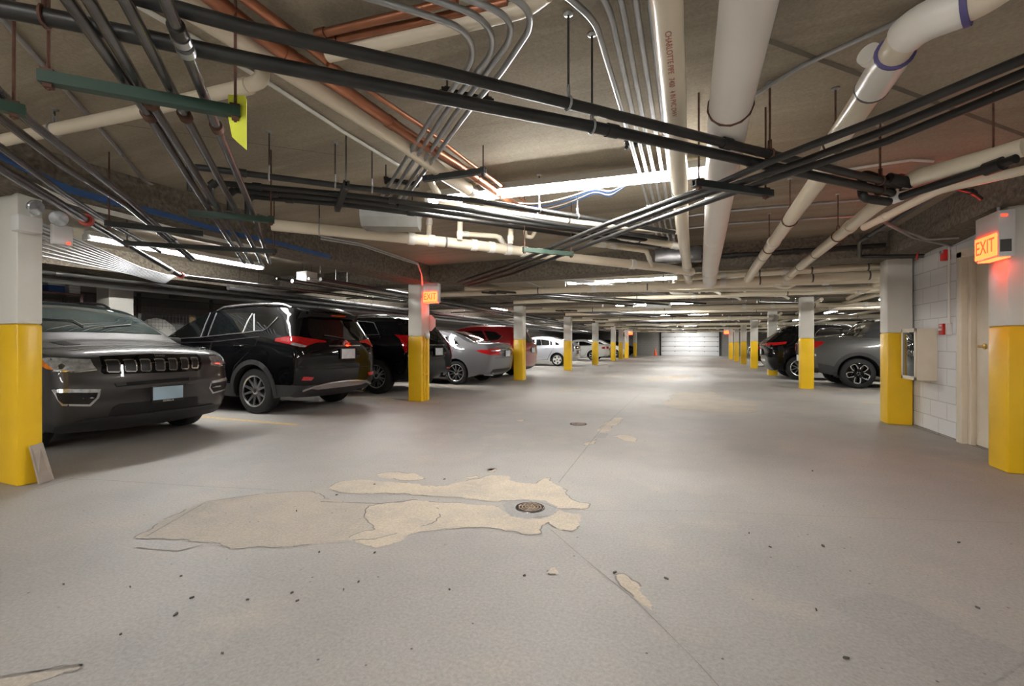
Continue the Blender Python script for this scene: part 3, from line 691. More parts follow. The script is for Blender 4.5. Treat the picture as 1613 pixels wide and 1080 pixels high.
# --- big cream and white pipes along the aisle
pipe('jacketed_pipe', 'wide white jacketed pipe running down the aisle at upper right of centre', 'pipe',
     [(1192, -90, 2.36), (1180, 0, 2.35), (1148, 180, 2.28), (1127, 360, 2.19), (1119, 421, 2.125), Vector((.25, 7.95, 2.09))], .102, M_DUCT, .12, fit=[(.85, .05, 1.06, M_DUCT, 'tape_band'), (.55, .02, 1.02, M_DUCT, 'tape_band')], n=28)
o = pipe('drain_pipe', 'glossy cream drain pipe with red lettering beside the wide white jacketed pipe', 'pipe',
     [(1040, -90, 2.34), (1050, 0, 2.33), (1063, 180, 2.28), (1075, 360, 2.19), (1083, 430, 2.14), Vector((-.06, 7.95, 2.10))], .057, M_PVC, fit=bands([.33]) + joints([.80, .88, .95]), n=24)
txt = text_bm('CHARLOTTE PIPE   7400   4 IN PVC DWV', .034, .0004)
a, b = W(1050, 0, 2.33), W(1063, 180, 2.28)
d = (b - a).normalized(); side = d.cross(Vector((0, 0, 1))).normalized(); nrm = side.cross(d).normalized()
pa = (a + b) / 2 - nrm * .0578
mx = Matrix((d, side, -nrm)).transposed().to_4x4(); mx.translation = pa
bmesh.ops.transform(txt, matrix=mx, verts=txt.verts); bmesh.ops.translate(txt, verts=txt.verts, vec=-o.location)
obj('lettering', txt, mat('red_brown_print', rgb(170, 100, 80), .6), o, smooth=False)
pipe('drain_pipe', 'cream pipe with a grey elbow sloping down from the upper right corner', 'pipe',
     [(1600, -40, 2.27), (1540, 2, 2.27), (1437, 40, 2.27), (1381, 128, 2.26), (1314, 226, 2.24), (1291, 281, 2.21), (1190, 421, 2.13), Vector((W(1190, 421, 2.13).x, 7.95, 2.09))], .058, M_PVC, .10,
     fit=[((1524, 8), .02, 1.26, M_PURPLE, 'primer_ring'), ((1376, 140), .014, 1.22, M_BAND, 'clamp_band'), ((1418, 84), .012, 1.22, M_PURPLE, 'primer_ring'), (.72, .014, 1.05, M_BAND, 'clamp_band'), (.6, .09, 1.12, M_PVCW, 'coupling')], n=24)
Q3, r3 = PATHS[-1]; e3 = [o_ for o_ in bpy.data.objects if o_.get('label', '').startswith('cream pipe with a grey elbow')][0]
for nm, pa_, pb_, k_ in (('elbow', (1522, 9), (1432, 56), 1.17), ('wye_fitting', (1418, 86), (1377, 138), 1.19)):
    ta, tb = near_t(Q3, ray(*pa_)), near_t(Q3, ray(*pb_))
    P_ = [along(Q3, ta + (tb - ta) * j / 8)[0] - e3.location for j in range(9)]
    obj(nm, tubebm(P_, r3 * k_, 24), M_PVCW, e3)
wy = tag(obj('cleanout_stub', tubebm([W(1398, 112, 2.27), W(1376, 92, 2.30), W(1374, 90, 2.303), W(1367, 84, 2.31)], [.036, .036, .043, .043], 20), M_PVCW), 'cream cleanout stub branching off the sloping upper right pipe', 'pipe fitting'); recentre(wy)
pipe('drain_pipe', 'cream pipe sloping from the red lit valve cluster down to the far beam', 'pipe',
     [(1613, 232, 2.17), (1437, 281, 2.17), (1377, 326, 2.15), (1263, 418, 2.11), Vector((W(1263, 418, 2.11).x, 7.95, 2.08))], .05, M_PVC, .08, fit=bands([.62, .80]) + joints([.36, .93], M_PVC), n=20)
pipe('drain_pipe', 'second cream pipe beside the one from the red lit valve cluster', 'pipe',
     [(1640, 262, 2.24), (1481, 298, 2.24), (1361, 358, 2.2)], .032, M_PVC, .06, fit=joints([.8], M_PVC), n=16)
bx = 7.02
for (lab, z, y, r) in (('lower', 2.06, 7.95, .062), ('upper', 2.185, 8.0, .05)):
    pipe('drain_pipe', '%s of two stacked cream pipes along the cross beam on the right' % lab, 'pipe', [Vector((-.25, y, z)), Vector((1.2, y, z + .01)), Vector((8.4, y, z + .02))], r, M_PVC, fit=bands([.14, .22, .3]) + joints([.18, .08]), n=20)
pipe('black_pipe', 'short black pipe along the cross beam left of the two stacked cream pipes', 'pipe', [Vector((-.2, 7.22, 2.36)), Vector((2.3, 7.22, 2.36))], .03, M_BLACK, fit=[(.3, .08, 1.3, M_BLACK, 'coupling'), (.6, .08, 1.3, M_BLACK, 'coupling')])
# --- cream drain from the left beam to the aisle
pipe('drain_pipe', 'long cream drain pipe under the grey junction box, running to the far cross beam', 'pipe',
     [(428, 354, 2.24), (500, 361, 2.23), (748, 386, 2.2), (900, 406, 2.17), (1043, 421, 2.14), (1090, 428, 2.12)], .056, M_PVC,
     fit=bands([.32, .58]) + joints([.25, .29, .38, .42, .46, .5, .54, .8], M_PVCW, .07, 1.16), n=20)
hanger(503, 362, 2.23, 'rod hanger at the left end of the long cream drain pipe')
for i, (a, b, lab) in enumerate((((675, 383), (675, 352), 'first'), ((724, 378), (724, 356), 'second'), ((804, 384), (804, 365), 'third'))):
    pipe('riser_stub', '%s cream riser from the left on the long cream drain pipe' % lab, 'pipe', [W(a[0], a[1], 2.22), W(a[0], a[1], 2.22) + Vector((0, .02, .32))], .03, M_PVC, fit=joints([.75, .2], M_PVCW, .06, 1.2), n=14)
pipe('branch_pipe', 'short horizontal cream branch pipe above the long cream drain pipe', 'pipe', [(724, 368, 2.32), (785, 372, 2.32), (794, 384, 2.26)], .028, M_PVC, .05, fit=joints([.1, .85]), n=14)
# --- copper and beige group crossing at top left of centre
pipe('copper_pipe', 'thick copper pipe running from top left toward the bright strip light', 'pipe',
     [(318, -15, 2.43), (433, 74, 2.43), (534, 136, 2.43), (634, 206, 2.42), (718, 258, 2.42), (818, 327, 2.41), (880, 368, 2.41)], .034, M_COPPER,
     fit=[(.1, .05, 1.12, M_COPPER, 'coupling'), (.27, .05, 1.12, M_COPPER, 'coupling'), (.52, .05, 1.1, M_COPPER, 'coupling')], n=20)
pipe('copper_pipe', 'thin copper pipe to the right of the thick copper pipe', 'pipe',
     [(517, 100, 2.44), (668, 201, 2.44), (735, 253, 2.44), (838, 326, 2.44), (890, 362, 2.44)], .014, M_COPPER, n=12, fit=[(.02, .05, 1.3, M_COPPER, 'coupling'), (.05, .03, 1.3, M_COPPER, 'coupling')])
pipe('copper_pipe', 'copper pipe at the top edge coming down to the thick copper pipe', 'pipe',
     [(365, -18, 2.47), (460, 52, 2.47), (520, 100, 2.46)], .022, M_COPPER, n=14)
pipe('insulated_pipe', 'beige insulated pipe lying along the left of the thick copper pipe', 'pipe',
     [(250, -20, 2.44), (400, 75, 2.44), (520, 152, 2.44), (640, 229, 2.43), (700, 275, 2.42), (790, 330, 2.41)], .052, M_PVC, n=20, fit=[(.8, .05, 1.05, M_EMT, 'clamp_band')])
pipe('copper_pipe', 'upper of two copper pipes running right below the top edge', 'pipe', [(502, 54, 2.47), (634, 22, 2.47), (720, -2, 2.47)], .018, M_COPPER, n=14, fit=[(.02, .05, 1.3, M_COPPER, 'elbow')])
pipe('copper_pipe', 'lower of two copper pipes running right below the top edge', 'pipe', [(520, 64, 2.47), (654, 36, 2.47), (800, 3, 2.47)], .018, M_COPPER, n=14, fit=[(.02, .05, 1.3, M_COPPER, 'elbow')])
pipe('insulated_pipe', 'cream pipe passing behind the curved conduits at the top edge', 'pipe', [(517, 86, 2.45), (718, 40, 2.45), (830, 13, 2.45), (862, -12, 2.45)], .034, M_PVC, .1, n=18)
trapeze((667, 282), (764, 269), 2.36, 'dark strut under the thick copper pipe left of the bright strip light', M_DSTRUT, (.97,), M_STEEL)
pipe('insulated_pipe', 'short cream trap pipe dropping beside the copper strut', 'pipe', [(677, 272, 2.42), (680, 290, 2.38), (690, 305, 2.34)], .028, M_PVC, .04, n=14)
# --- curved galvanised conduits (four)
for lab, L in (('leftmost', [(545, -14), (661, 20), (735, 46), (748, 90), (705, 151), (685, 178), (598, 315)]),
               ('second', [(645, -14), (751, 23), (775, 50), (775, 84), (721, 151), (701, 178), (611, 315)]),
               ('third', [(705, -14), (785, 17), (805, 36), (803, 64), (738, 152), (716, 180), (627, 315)]),
               ('rightmost', [(790, -14), (832, 12), (836, 44), (787, 118), (755, 154), (734, 180), (636, 315)])):
    pipe('electrical_conduit', '%s of four curved galvanised conduits above the grey junction box' % lab, 'conduit', [(x, y, 2.40) for x, y in L], .0135, M_EMT, .14, fit=[(.60, .05, 1.3, M_EMT, 'coupling')], group='four curved conduits', n=12)
trapeze((694, 143), (776, 162), 2.425, 'dark strut holding the four curved conduits below the top edge', M_DSTRUT, (.12, .9), M_STEEL, .03)
trapeze((605, 283), (660, 290), 2.425, 'dark strut at the lower end of the four curved conduits', M_DSTRUT, (.05, .95), M_STEEL, .03)
# --- right conduit bank (five)
for lab, L in (('first', [(860, -30), (905, 3), (938, 35), (990, 208), (1021, 321), (1042, 398)]), ('second', [(940, -25), (962, 20), (1004, 211), (1031, 321), (1050, 398)]),
               ('third', [(972, -25), (982, 20), (1017, 210), (1041, 321), (1058, 398)]), ('fourth', [(998, -25), (1004, 20), (1034, 214), (1051, 321), (1066, 398)]),
               ('fifth', [(1022, -25), (1026, 20), (1049, 225), (1061, 325), (1073, 398)])):
    pipe('electrical_conduit', '%s from left in the conduit bank beside the cream lettered drain pipe' % lab, 'conduit', [(x, y, 2.42) for x, y in L], .0135, M_EMT, .25, fit=[(.55, .05, 1.3, M_EMT, 'coupling'), (.8, .04, 1.3, M_EMT, 'coupling')], group='right conduit bank', n=12)
trapeze((985, 228), (1052, 222), 2.445, 'dark strut holding the right conduit bank above the strip light', M_DSTRUT, (.03,), M_STEEL, .03)
bxj = W(1068, 402, 2.3)
j = thing('junction_box', 'grey junction box at the far end of the right conduit bank', 'junction box', (bxj.x, bxj.y, 2.2)); obj('box_body', boxbm(-.3, .3, -.09, .09, 0, .2, bev=.008), M_STEEL, j); obj('box_cover', boxbm(-.29, .29, -.096, -.09, .01, .19, bev=.003), M_STEEL, j)
# --- four steel pipes in the upper left
for lab, L, cp in (('first', [(90, -25), (107, 0), (231, 176), (308, 297), (385, 414)], (233, 182)), ('second', [(118, -25), (140, 0), (214, 125), (335, 315), (397, 414)], (239, 161)), ('third', [(183, -25), (197, 0), (291, 181), (365, 318), (412, 414)], (291, 181)), ('fourth', [(252, -25), (261, 0), (278, 43), (340, 197), (395, 325), (425, 414)], (341, 201))):
    fit = [(cp, .05, 1.4, M_RUST, 'coupling')]
    if lab == 'fourth': fit += [((283, 60), .035, 1.5, M_EMT, 'grooved_clamp'), ((290, 77), .035, 1.5, M_EMT, 'grooved_clamp'), ((279, 47), .05, 1.35, M_BLACK, 'coupling')]
    pipe('steel_pipe', '%s from left of four dark steel pipes slanting down from the upper left' % lab, 'pipe', [(x, y, 2.07) for x, y in L], .019, M_STEEL, fit=fit, group='four slanting steel pipes', n=14)
trapeze((62, 121), (379, 178), 2.02, 'long green strut under the four slanting steel pipes', M_STRUT, (.04, .97))
trapeze((297, 335), (432, 347), 2.02, 'green strut under the lower ends of the four slanting steel pipes', M_STRUT, (.96,))
trapeze((165, 352), (320, 368), 2.0, 'dark strut in front of the bright light above the graphite car', M_DSTRUT, (.04,))
trapeze((195, 383), (436, 396), 2.0, 'long dark strut at the far lower end of the four slanting steel pipes', M_DSTRUT, (.02, .98))
trapeze((-60, 152), (41, 176), 2.02, 'green strut end at the left edge', M_STRUT, (.8,))
tg = W(374, 185, 2.0); bm = bmesh.new(); prism(bm, [(-.035, .09), (.03, .09), (.035, .07), (.035, -.13), (.0, -.1), (-.02, -.08), (-.035, 0)], 'y', -.0015, .0015)
o = tag(obj('hanging_tag', bm, M_TAG, loc=tg, rot=(0, 0, .5), smooth=False), 'yellow paper tag hanging at the right end of the long green strut', 'tag')
# second bundle at the left: three dark pipes and the big pipe with red couplings
for lab, L in (('upper', [(-60, 88), (0, 147), (43, 188), (200, 312), (305, 407)]), ('lower', [(-60, 135), (0, 185), (100, 262), (200, 323), (301, 409)])):
    pipe('steel_pipe', '%s of two dark pipes slanting from the left edge above the emergency light' % lab, 'pipe', [(x, y, 2.07) for x, y in L], .02, M_STEEL, fit=[(.75, .05, 1.3, M_STEEL, 'coupling')], n=14)
pipe('steel_pipe', 'third dark pipe slanting from the left edge, just above the big red coupled pipe', 'pipe', [(-60, 195), (0, 231), (100, 305), (180, 355), (252, 395)] and [(-60, 195, 2.07), (0, 231, 2.07), (100, 305, 2.07), (180, 356, 2.07), (252, 396, 2.07)], .019, M_STEEL, n=14)
pipe('steel_pipe', 'big steel pipe with red couplings turning right above the graphite car', 'pipe',
     [(-60, 225, 2.05), (0, 264, 2.05), (130, 343, 2.05), (278, 431, 2.05), (292, 436, 2.05), (420, 451, 2.05), (560, 467, 2.05), (640, 476, 2.05)], .03, M_STEEL, .1,
     fit=[((137, 346), .05, 1.5, M_REDC, 'red_coupling'), ((284, 434), .05, 1.45, M_REDC, 'red_coupling'), ((268, 424), .1, 1.2, M_PAPER, 'elbow')], n=16)
for k in range(9):
    y0 = 346 + k * 7.0
    pipe('electrical_conduit', 'galvanised conduit in the flat bank over the graphite car, number %d from its top' % (k + 1), 'conduit',
         [(52 + k * 1.2, y0, 2.1), (222 - k * 2, 422 + k * 1.2, 2.1), (262 - k * 2, 433 + k * 1.3, 2.1), (276 - k * 2, 435 + k * 1.4, 2.1)], .010, M_EMTD, .15, group='conduits over the graphite car', n=10)
# conduits flat on the slab, beige lateral and white conduit
o = pipe('electrical_conduit', 'thin galvanised conduit on the slab at far upper left', 'conduit', [(-40, -25, 2.53), (0, 27, 2.53), (70, 104, 2.53), (144, 187, 2.53), (231, 288, 2.53), (298, 311, 2.53)], .013, M_EMT, .1, n=10, fit=[(.62, .03, 1.3, M_EMT, 'strap')])
pipe('electrical_conduit', 'thin conduit along the slab edge over the blue cables', 'conduit', [(145, 268, 2.53), (185, 282, 2.53), (240, 293, 2.53)], .012, M_EMT, n=10, fit=[(.5, .03, 1.4, M_EMT, 'strap')])
pipe('drain_pipe', 'beige pipe with an elbow behind the yellow paper tag at upper left', 'pipe', [(-60, 238, 2.42), (0, 222, 2.42), (200, 180, 2.43), (395, 134, 2.43), (412, 126, 2.43), (413, 113, 2.50)], .036, M_PVC, .05, n=18, fit=[(.93, .06, 1.2, M_PVC, 'elbow')])
hanger(83, 204, 2.42, 'rod hanger on the beige pipe at upper left')
pipe('electrical_conduit', 'bright white conduit running on the slab beside the beige insulated pipe', 'conduit', [(205, 2, 2.53), (311, 63, 2.53), (368, 98, 2.53), (428, 134, 2.53), (540, 207, 2.53), (631, 262, 2.53)], .012, M_WHITEC, n=10)
hd = W(1197, 140, 2.52)
pipe('electrical_conduit', 'galvanised conduit on the slab between the white jacketed pipe and the upper right elbow', 'conduit', [(1175, 158, 2.53), (1262, 104, 2.53), (1413, 35, 2.53), (1500, -10, 2.53)], .012, M_EMT, n=10)
for i, (y0, y1) in enumerate(((332, 315), (352, 340))):
    pipe('electrical_conduit', '%s thin pale conduit across the slab behind the white jacketed pipe' % ('upper', 'lower')[i], 'conduit', [(1000, y0 + 18, 2.53), (1150, y0, 2.53), (1355, y1, 2.53)], .011, M_EMT, n=8)
pipe('electrical_conduit', 'pale conduit on the red lit slab above the valve cluster', 'conduit', [(1300, 272, 2.53), (1435, 252, 2.53), (1470, 254, 2.53)], .011, M_WHITEC, n=8)
# --- black group left of centre with elbows
for i, (lab, L) in enumerate((('highest', [(300, 262), (540, 293), (748, 316), (900, 339), (1062, 366)]), ('second highest', [(332, 287), (540, 306), (748, 332), (900, 356), (1050, 376)]),
                              ('second lowest', [(362, 299), (540, 314), (748, 340), (900, 362), (1046, 382)]), ('lowest', [(390, 309), (540, 322), (748, 348), (900, 370), (1040, 388)]))):
    P = [(x, y, 2.24) for x, y in L]; w0 = W(*P[0]); low = w0 + Vector((0, 0, -.16))
    pipe('heating_pipe', '%s of four dark pipes running right from the elbows beside the left beam' % lab, 'pipe', [low] + P, .0215, M_BLACK, .05, group='four dark pipes with elbows',
         fit=[(.035, .05, 1.35, M_BLACK, 'elbow'), (.1, .06, 1.3, M_BLACK, 'coupling'), (.32, .06, 1.25, M_BLACK, 'coupling')], n=14)
trapeze((546, 289), (531, 330), 2.2, 'slanted slotted strut under the four dark pipes with elbows', M_DSTRUT, (.05,), M_STEEL)
for i, (x, y, w) in enumerate(((424, 278, 'farthest left'), (528, 291, 'between the left elbows and the slotted strut'), (586, 298, 'right of the slotted strut'), (850, 331, 'near the bright strip light'), (911, 340, 'just left of the right conduit bank'))):
    hanger(x, y, 2.24, 'rod hanger on the highest dark elbow pipe, %s' % w)
pipe('drain_pipe', 'cream pipe running with the dark elbow pipes toward the lettered drain pipe', 'pipe', [(690, 320, 2.3), (780, 332, 2.3), (912, 350, 2.29), (1070, 366, 2.28)], .024, M_PVC, fit=bands([.5]), n=14)
pipe('branch_pipe', 'upper cream branch pipe entering the lettered drain pipe from the left', 'pipe', [(975, 372, 2.25), (1000, 376, 2.25), (1072, 388, 2.2)], .036, M_PVC, fit=joints([.1, .25, .9]) + bands([.35]), n=16)
pipe('branch_pipe', 'lower cream branch pipe bending down to the long cream drain pipe', 'pipe', [(930, 384, 2.22), (952, 386, 2.22), (1018, 395, 2.2), (1027, 418, 2.14)], .027, M_PVC, .05, fit=joints([.1, .2, .75]), n=14)
pipe('branch_pipe', 'cream trap bend left of the three parallel black pipes', 'pipe', [(827, 360, 2.4), (828, 372, 2.34), (838, 374, 2.34), (844, 362, 2.4)], .022, M_PVC, .04, n=14)
# --- valve cluster on the right
v = thing('valve_cluster', 'black elbows and valves in the red glow ending the long black pipes', 'valve', tuple(W(1412, 297, 2.12)))
b0 = W(1412, 297, 2.12)
def vp(x, y, h): return W(x, y, h) - b0
obj('elbow', tubebm(fillet([vp(1413, 292, 2.15), vp(1358, 272, 2.24), vp(1358, 312, 2.06), vp(1400, 318, 2.05)], .05), .028, 14), M_BLACK, v)
obj('tee', tubebm([vp(1400, 281, 2.17), vp(1436, 288, 2.15)], .036, 14), M_BLACK, v)
obj('valve_body', tubebm([vp(1425, 300, 2.12), vp(1425, 280, 2.2)], .03, 12), M_BLACK, v); obj('valve_wheel', tubebm([vp(1418, 278, 2.2), vp(1434, 281, 2.2)], .02, 10), M_REDC, v)
pipe('black_pipe', 'black pipe under the cream diagonal pipe, leading from the valve cluster to the right edge', 'pipe', [(1395, 318, 2.08), (1440, 303, 2.08), (1555, 266, 2.1), (1600, 250, 2.1)], .026, M_BLACK, .05, fit=[(.12, .06, 1.2, M_PAPER, 'tape_band'), (.85, .09, 1.5, M_BLACK, 'elbow')], n=14)
pipe('black_pipe', 'black pipe dropping and turning into the white block wall', 'pipe', [(1495, 292, 2.36), (1420, 340, 2.36), (1354, 380, 2.34), (1354, 404, 2.24), (1456, 403, 2.16)], .024, M_BLACK, .06, fit=[(.98, .02, 2.0, M_REDC, 'wall_flange'), (.55, .06, 1.3, M_BLACK, 'elbow')], n=14)
pipe('sprinkler_branch', 'short red lit sprinkler branch entering the right beam', 'pipe', [(1488, 292, 2.3), (1530, 302, 2.3), (1545, 313, 2.26)], .016, M_BLACK, .03, n=12, fit=[(.75, .05, 1.5, M_BLACK, 'elbow')])
hanger(1553, 262, 2.1, 'rusty rod hanger on the black pipe at the right edge', m=M_RUST)
hanger(1385, 300, 2.11, 'rusty rod hanger on the lower long black pipe next to the valve cluster', m=M_RUST)
hanger(1316, 330 - 106, 2.24, 'rod hanger on the cream elbow pipe sloping from the upper right', m=M_RUST)
for i, (x, y) in enumerate(((1244, 345), (1213, 392))): hanger(x, y, 2.19 - .04 * i, '%s rod hanger along the sloping cream elbow pipe' % ('middle', 'far')[i], m=M_RUST)
hanger(1317, 373, 2.13, 'rod hanger on the cream pipe from the red lit valve cluster', m=M_RUST)
hanger(1152, 165, 2.29, 'dark rod and bar hanger around the white jacketed pipe', m=M_RUST)
pipe('electrical_conduit', 'bent galvanised conduit on the right beam above the block wall', 'conduit', [(1386, 345, 2.3), (1410, 358, 2.28), (1460, 377, 2.2), (1510, 374, 2.2)], .013, M_EMT, .06, n=10)
pipe('electrical_conduit', 'short galvanised conduit dropping from the slab to the EXIT sign column', 'conduit', [W(1552, 288, 2.5), Vector((2.38, 5.05, 2.45)), Vector((2.38, 5.05, 2.17))], .012, M_EMT, .08, n=10)
# --- grey sheet metal box (left of centre)
p = W(617, 348, 2.3); j = thing('unit_heater_box', 'grey sheet metal box hanging above the long cream drain pipe', 'junction box', (p.x, p.y, 2.22), math.radians(25))
bm = bmesh.new(); prism(bm, [(-.10, 0), (.10, 0), (.16, .08), (.16, .16), (-.16, .16), (-.16, .08)], 'x', -.27, .27); obj('box_shell', bm, M_GALV, j, smooth=False)
obj('top_flange', boxbm(-.275, .275, -.17, .17, .16, .185, bev=.003), M_HOUS, j)
for s in (-.2, .2): obj('threaded_rod', tubebm([(s, 0, .18), (s, 0, .33)], .0055, 6), M_STEEL, j)
p = Vector((-6.3, 6.1, 2.15)); j = thing('junction_box', 'pale junction box hanging under the light above the graphite car', 'junction box', tuple(p)); obj('box_body', boxbm(-.12, .12, -.12, .12, 0, .2, bev=.006), M_PAPER, j); obj('box_cover', boxbm(-.11, .11, -.126, -.12, .01, .19, bev=.003), M_GALV, j)
for s in (-.1, .1): obj('threaded_rod', tubebm([(s, 0, .2), (s, 0, .4)], .005, 6), M_STEEL, j)
# --- cables: blue bundle along the left beam, drooping cables by the strip light
BX = -4.515
for k in range(6):
    o = tag(obj('data_cable', tubebm(fillet([onX(-40, 218 + k * 2.2, BX), onX(40, 258 + k * 2.2, BX), onX(100, 292 + k * 1.8, BX), onX(190, 317 + k * 1.6, BX), onX(260, 334 + k * 1.4, BX), onX(345, 360 + k * 1.1, BX), onX(430, 378 + k, BX), onX(520, 402 + k, BX)], .3), .006, 6), M_BLUEC), 'blue data cable in the bundle along the rough left beam', 'cable', 'blue cable bundle'); recentre(o)
for k in range(4):
    o = tag(obj('signal_cable', tubebm(fillet([onX(-40, 238 + k * 3, BX), onX(40, 282 + k * 3, BX), onX(110, 316 + k * 2, BX), onX(200, 338 + k * 2, BX), onX(300, 366 + k * 1.5, BX), onX(420, 392 + k * 1.2, BX)], .3), .005, 6), M_WHITEC), 'white cable beside the blue bundle along the rough left beam', 'cable', 'white cables at the left beam'); recentre(o)
for k in range(4):
    o = tag(obj('signal_cable', tubebm(fillet([W(800, 318 + k * 2, 2.44), W(845, 322 + k * 5, 2.40), W(890, 312 + k * 5, 2.40), W(938, 296 + k * 2, 2.44), W(960, 303 + k * 3, 2.42), W(985, 290 + k, 2.45)], .15), .005, 6), [M_WHITEC, M_BLUEC][k % 2]), '%s drooping cable just below the bright strip light' % ['first', 'second', 'third', 'lowest'][k], 'cable', 'drooping cables'); recentre(o)
# conduit pair on the cross beam to the lit exit sign column
for k in range(2):
    pipe('electrical_conduit', '%s red lit conduit curving down to the exit sign on the left column' % ('upper', 'lower')[k], 'conduit',
         [(505, 372 + k * 4, 2.4), (570, 384 + k * 3, 2.38), (640, 408 + k * 3, 2.34), (658, 414 + k * 2, 2.32), (664, 432, 2.25), Vector((-4.70, 7.3 - k * .03, 2.2)), Vector((-4.70, 7.3 - k * .03, 1.95))], .011, M_EMT, .06, n=8)

# ============================================================ PIPES BEYOND THE SECOND COLUMN PAIR
bay = ['second', 'third', 'fourth', 'fifth', 'sixth', 'seventh']
ys = [7.6, 12.85, 18.4, 24.0, 30.0, 36.9, 42.6]
rnd = random.Random(3)
for i in range(6):
    y0, y1 = ys[i] + .4, ys[i + 1]
    w = bay[i]
    pipe('drain_pipe', 'thick cream pipe crossing the aisle just past the %s column pair' % w, 'pipe', [Vector((-5.6, y0 + .5, 2.16)), Vector((-1, y0 + .6, 2.13)), Vector((3.2, y0 + .75, 2.1)), Vector((8.2, y0 + .9, 2.08))], .06, M_PVC, fit=bands([.2, .35, .62, .8]) + joints([.28, .5, .55, .7]), n=16)
    pipe('drain_pipe', 'slanting cream pipe meeting the thick one past the %s column pair' % w, 'pipe', [Vector((-4.4, y0 + .4, 2.24)), Vector((-2.2, y0 + 1.2, 2.2)), Vector((2.4, y0 + 2.3, 2.14)), Vector((8.2, y0 + 2.4, 2.12))], .045, M_PVC, fit=joints([.2, .3, .55, .8]), n=14)
    pipe('drain_pipe', 'cream cross pipe halfway between the %s column pair and the next' % w, 'pipe', [Vector((-4.4, y0 + 3.2, 2.2)), Vector((8.2, y0 + 3.5, 2.18))], .05, M_PVC, fit=joints([.15, .35, .6, .85]) + bands([.25, .5, .75]), n=14)
    pipe('branch_pipe', 'short cream branch with trap bend past the %s column pair' % w, 'pipe', [Vector((.2, y0 + .7, 2.1)), Vector((1.3, y0 + .8, 2.08)), Vector((1.45, y0 + .8, 2.02)), Vector((1.6, y0 + .8, 2.1))], .03, M_PVCW, .06, n=12)
    for k in range(4):
        pipe('electrical_conduit', 'galvanised conduit over the aisle past the %s column pair, number %d from the left' % (w, k + 1), 'conduit', [Vector((-2.6 + k * .12, y0 + .3, 2.36)), Vector((-.9 + k * .12, y1 - .4, 2.36))], .014, M_EMT, group='conduits past the %s column pair' % w, n=8)
    for k in range(3):
        pipe('black_pipe', '%s black sprinkler line along the aisle past the %s column pair' % (('left', 'middle', 'right')[k], w), 'pipe', [Vector((-3.9 + k * .16, y0 + .2, 2.12)), Vector((-1.5 + k * .9, y1 - .3, 2.12))], .022, M_BLACK, fit=[(.5, .06, 1.3, M_BLACK, 'coupling')], n=10)
    for k in range(2):
        pipe('black_pipe', '%s black line crossing the aisle past the %s column pair' % (('near', 'far')[k], w), 'pipe', [Vector((-8, y0 + 1.0 + k * 2.4, 2.22)), Vector((7.8, y0 + 1.5 + k * 2.4, 2.22))], .02, M_BLACK, n=8)
    pipe('drain_pipe', 'cream pipe along the right stalls past the %s column pair' % w, 'pipe', [Vector((2.95, y0, 2.2)), Vector((3.3, y1 - .3, 2.14))], .045, M_PVC, fit=joints([.3, .7]), n=12)
    for k in range(2):
        hg = (-.5 + k * 2.2, y0 + .62)
        t = thing('pipe_hanger', '%s rod hanger on the thick cream pipe past the %s column pair' % (('left', 'right')[k], w), 'pipe hanger', (hg[0], y0 + .62 + .04 * (k + .5), SLAB))
        obj('threaded_rod', tubebm([(0, 0, 0), (0, 0, -.36)], .006, 6), M_STEEL, t)
for i in range(6):
    y0, y1 = ys[i] + .55, ys[i + 1] - .1
    w = bay[i]
    for k in range(10 if i < 3 else 5):
        x = rnd.uniform(-4.2, 2.2); y = rnd.uniform(y0, y1 - 1.2); z = rnd.uniform(2.28, 2.44); a = rnd.choice((.25, .75, 1.2, 1.57, 2.2)); L = rnd.uniform(1.0, 2.6)
        e = Vector((x + L * math.cos(a), min(y + L * math.sin(a) * .7, y1 - .1), z))
        pipe('electrical_conduit', 'thin galvanised conduit in the overhead tangle past the %s column pair' % w, 'conduit', [Vector((x, y, SLAB - .01)), Vector((x, y, z)), e, e + Vector((.02, 0, SLAB - .01 - z))], .012, M_EMT, .08, group='tangled conduits past the %s column pair' % w, n=6)
    for k in range(5 if i < 3 else 3):
        x = rnd.uniform(-3.8, 2.0); y = rnd.uniform(y0, y1); L = rnd.uniform(.4, .9)
        o = pipe('riser_stub', 'short cream riser with trap in the overhead tangle past the %s column pair' % w, 'pipe', [Vector((x, y, SLAB - .01)), Vector((x, y, 2.3)), Vector((x + L, y + .1, 2.26)), Vector((x + L + .12, y + .1, 2.18))], .03, M_PVCW, .06, group='cream risers past the %s column pair' % w, fit=joints([.2, .75], M_PVCW, .06, 1.2), n=10)
        bm = bmesh.new(); lathe(bm, [(.032, 0), (.062, 0), (.062, .01), (.032, .01)], 16); obj('ceiling_flange', bm, M_REDC, o, loc=(x - o.location.x, y - o.location.y, SLAB - .022 - o.location.z))
p = Vector((-.9, 13.4, 2.1)); j = thing('junction_box', 'white box hanging over the aisle past the third column pair', 'junction box', tuple(p)); obj('box_body', boxbm(-.33, .33, -.12, .12, 0, .13, bev=.006), M_HOUS, j)
for s in (-.25, .25): obj('threaded_rod', tubebm([(s, 0, .13), (s, 0, .45)], .006, 6), M_STEEL, j)
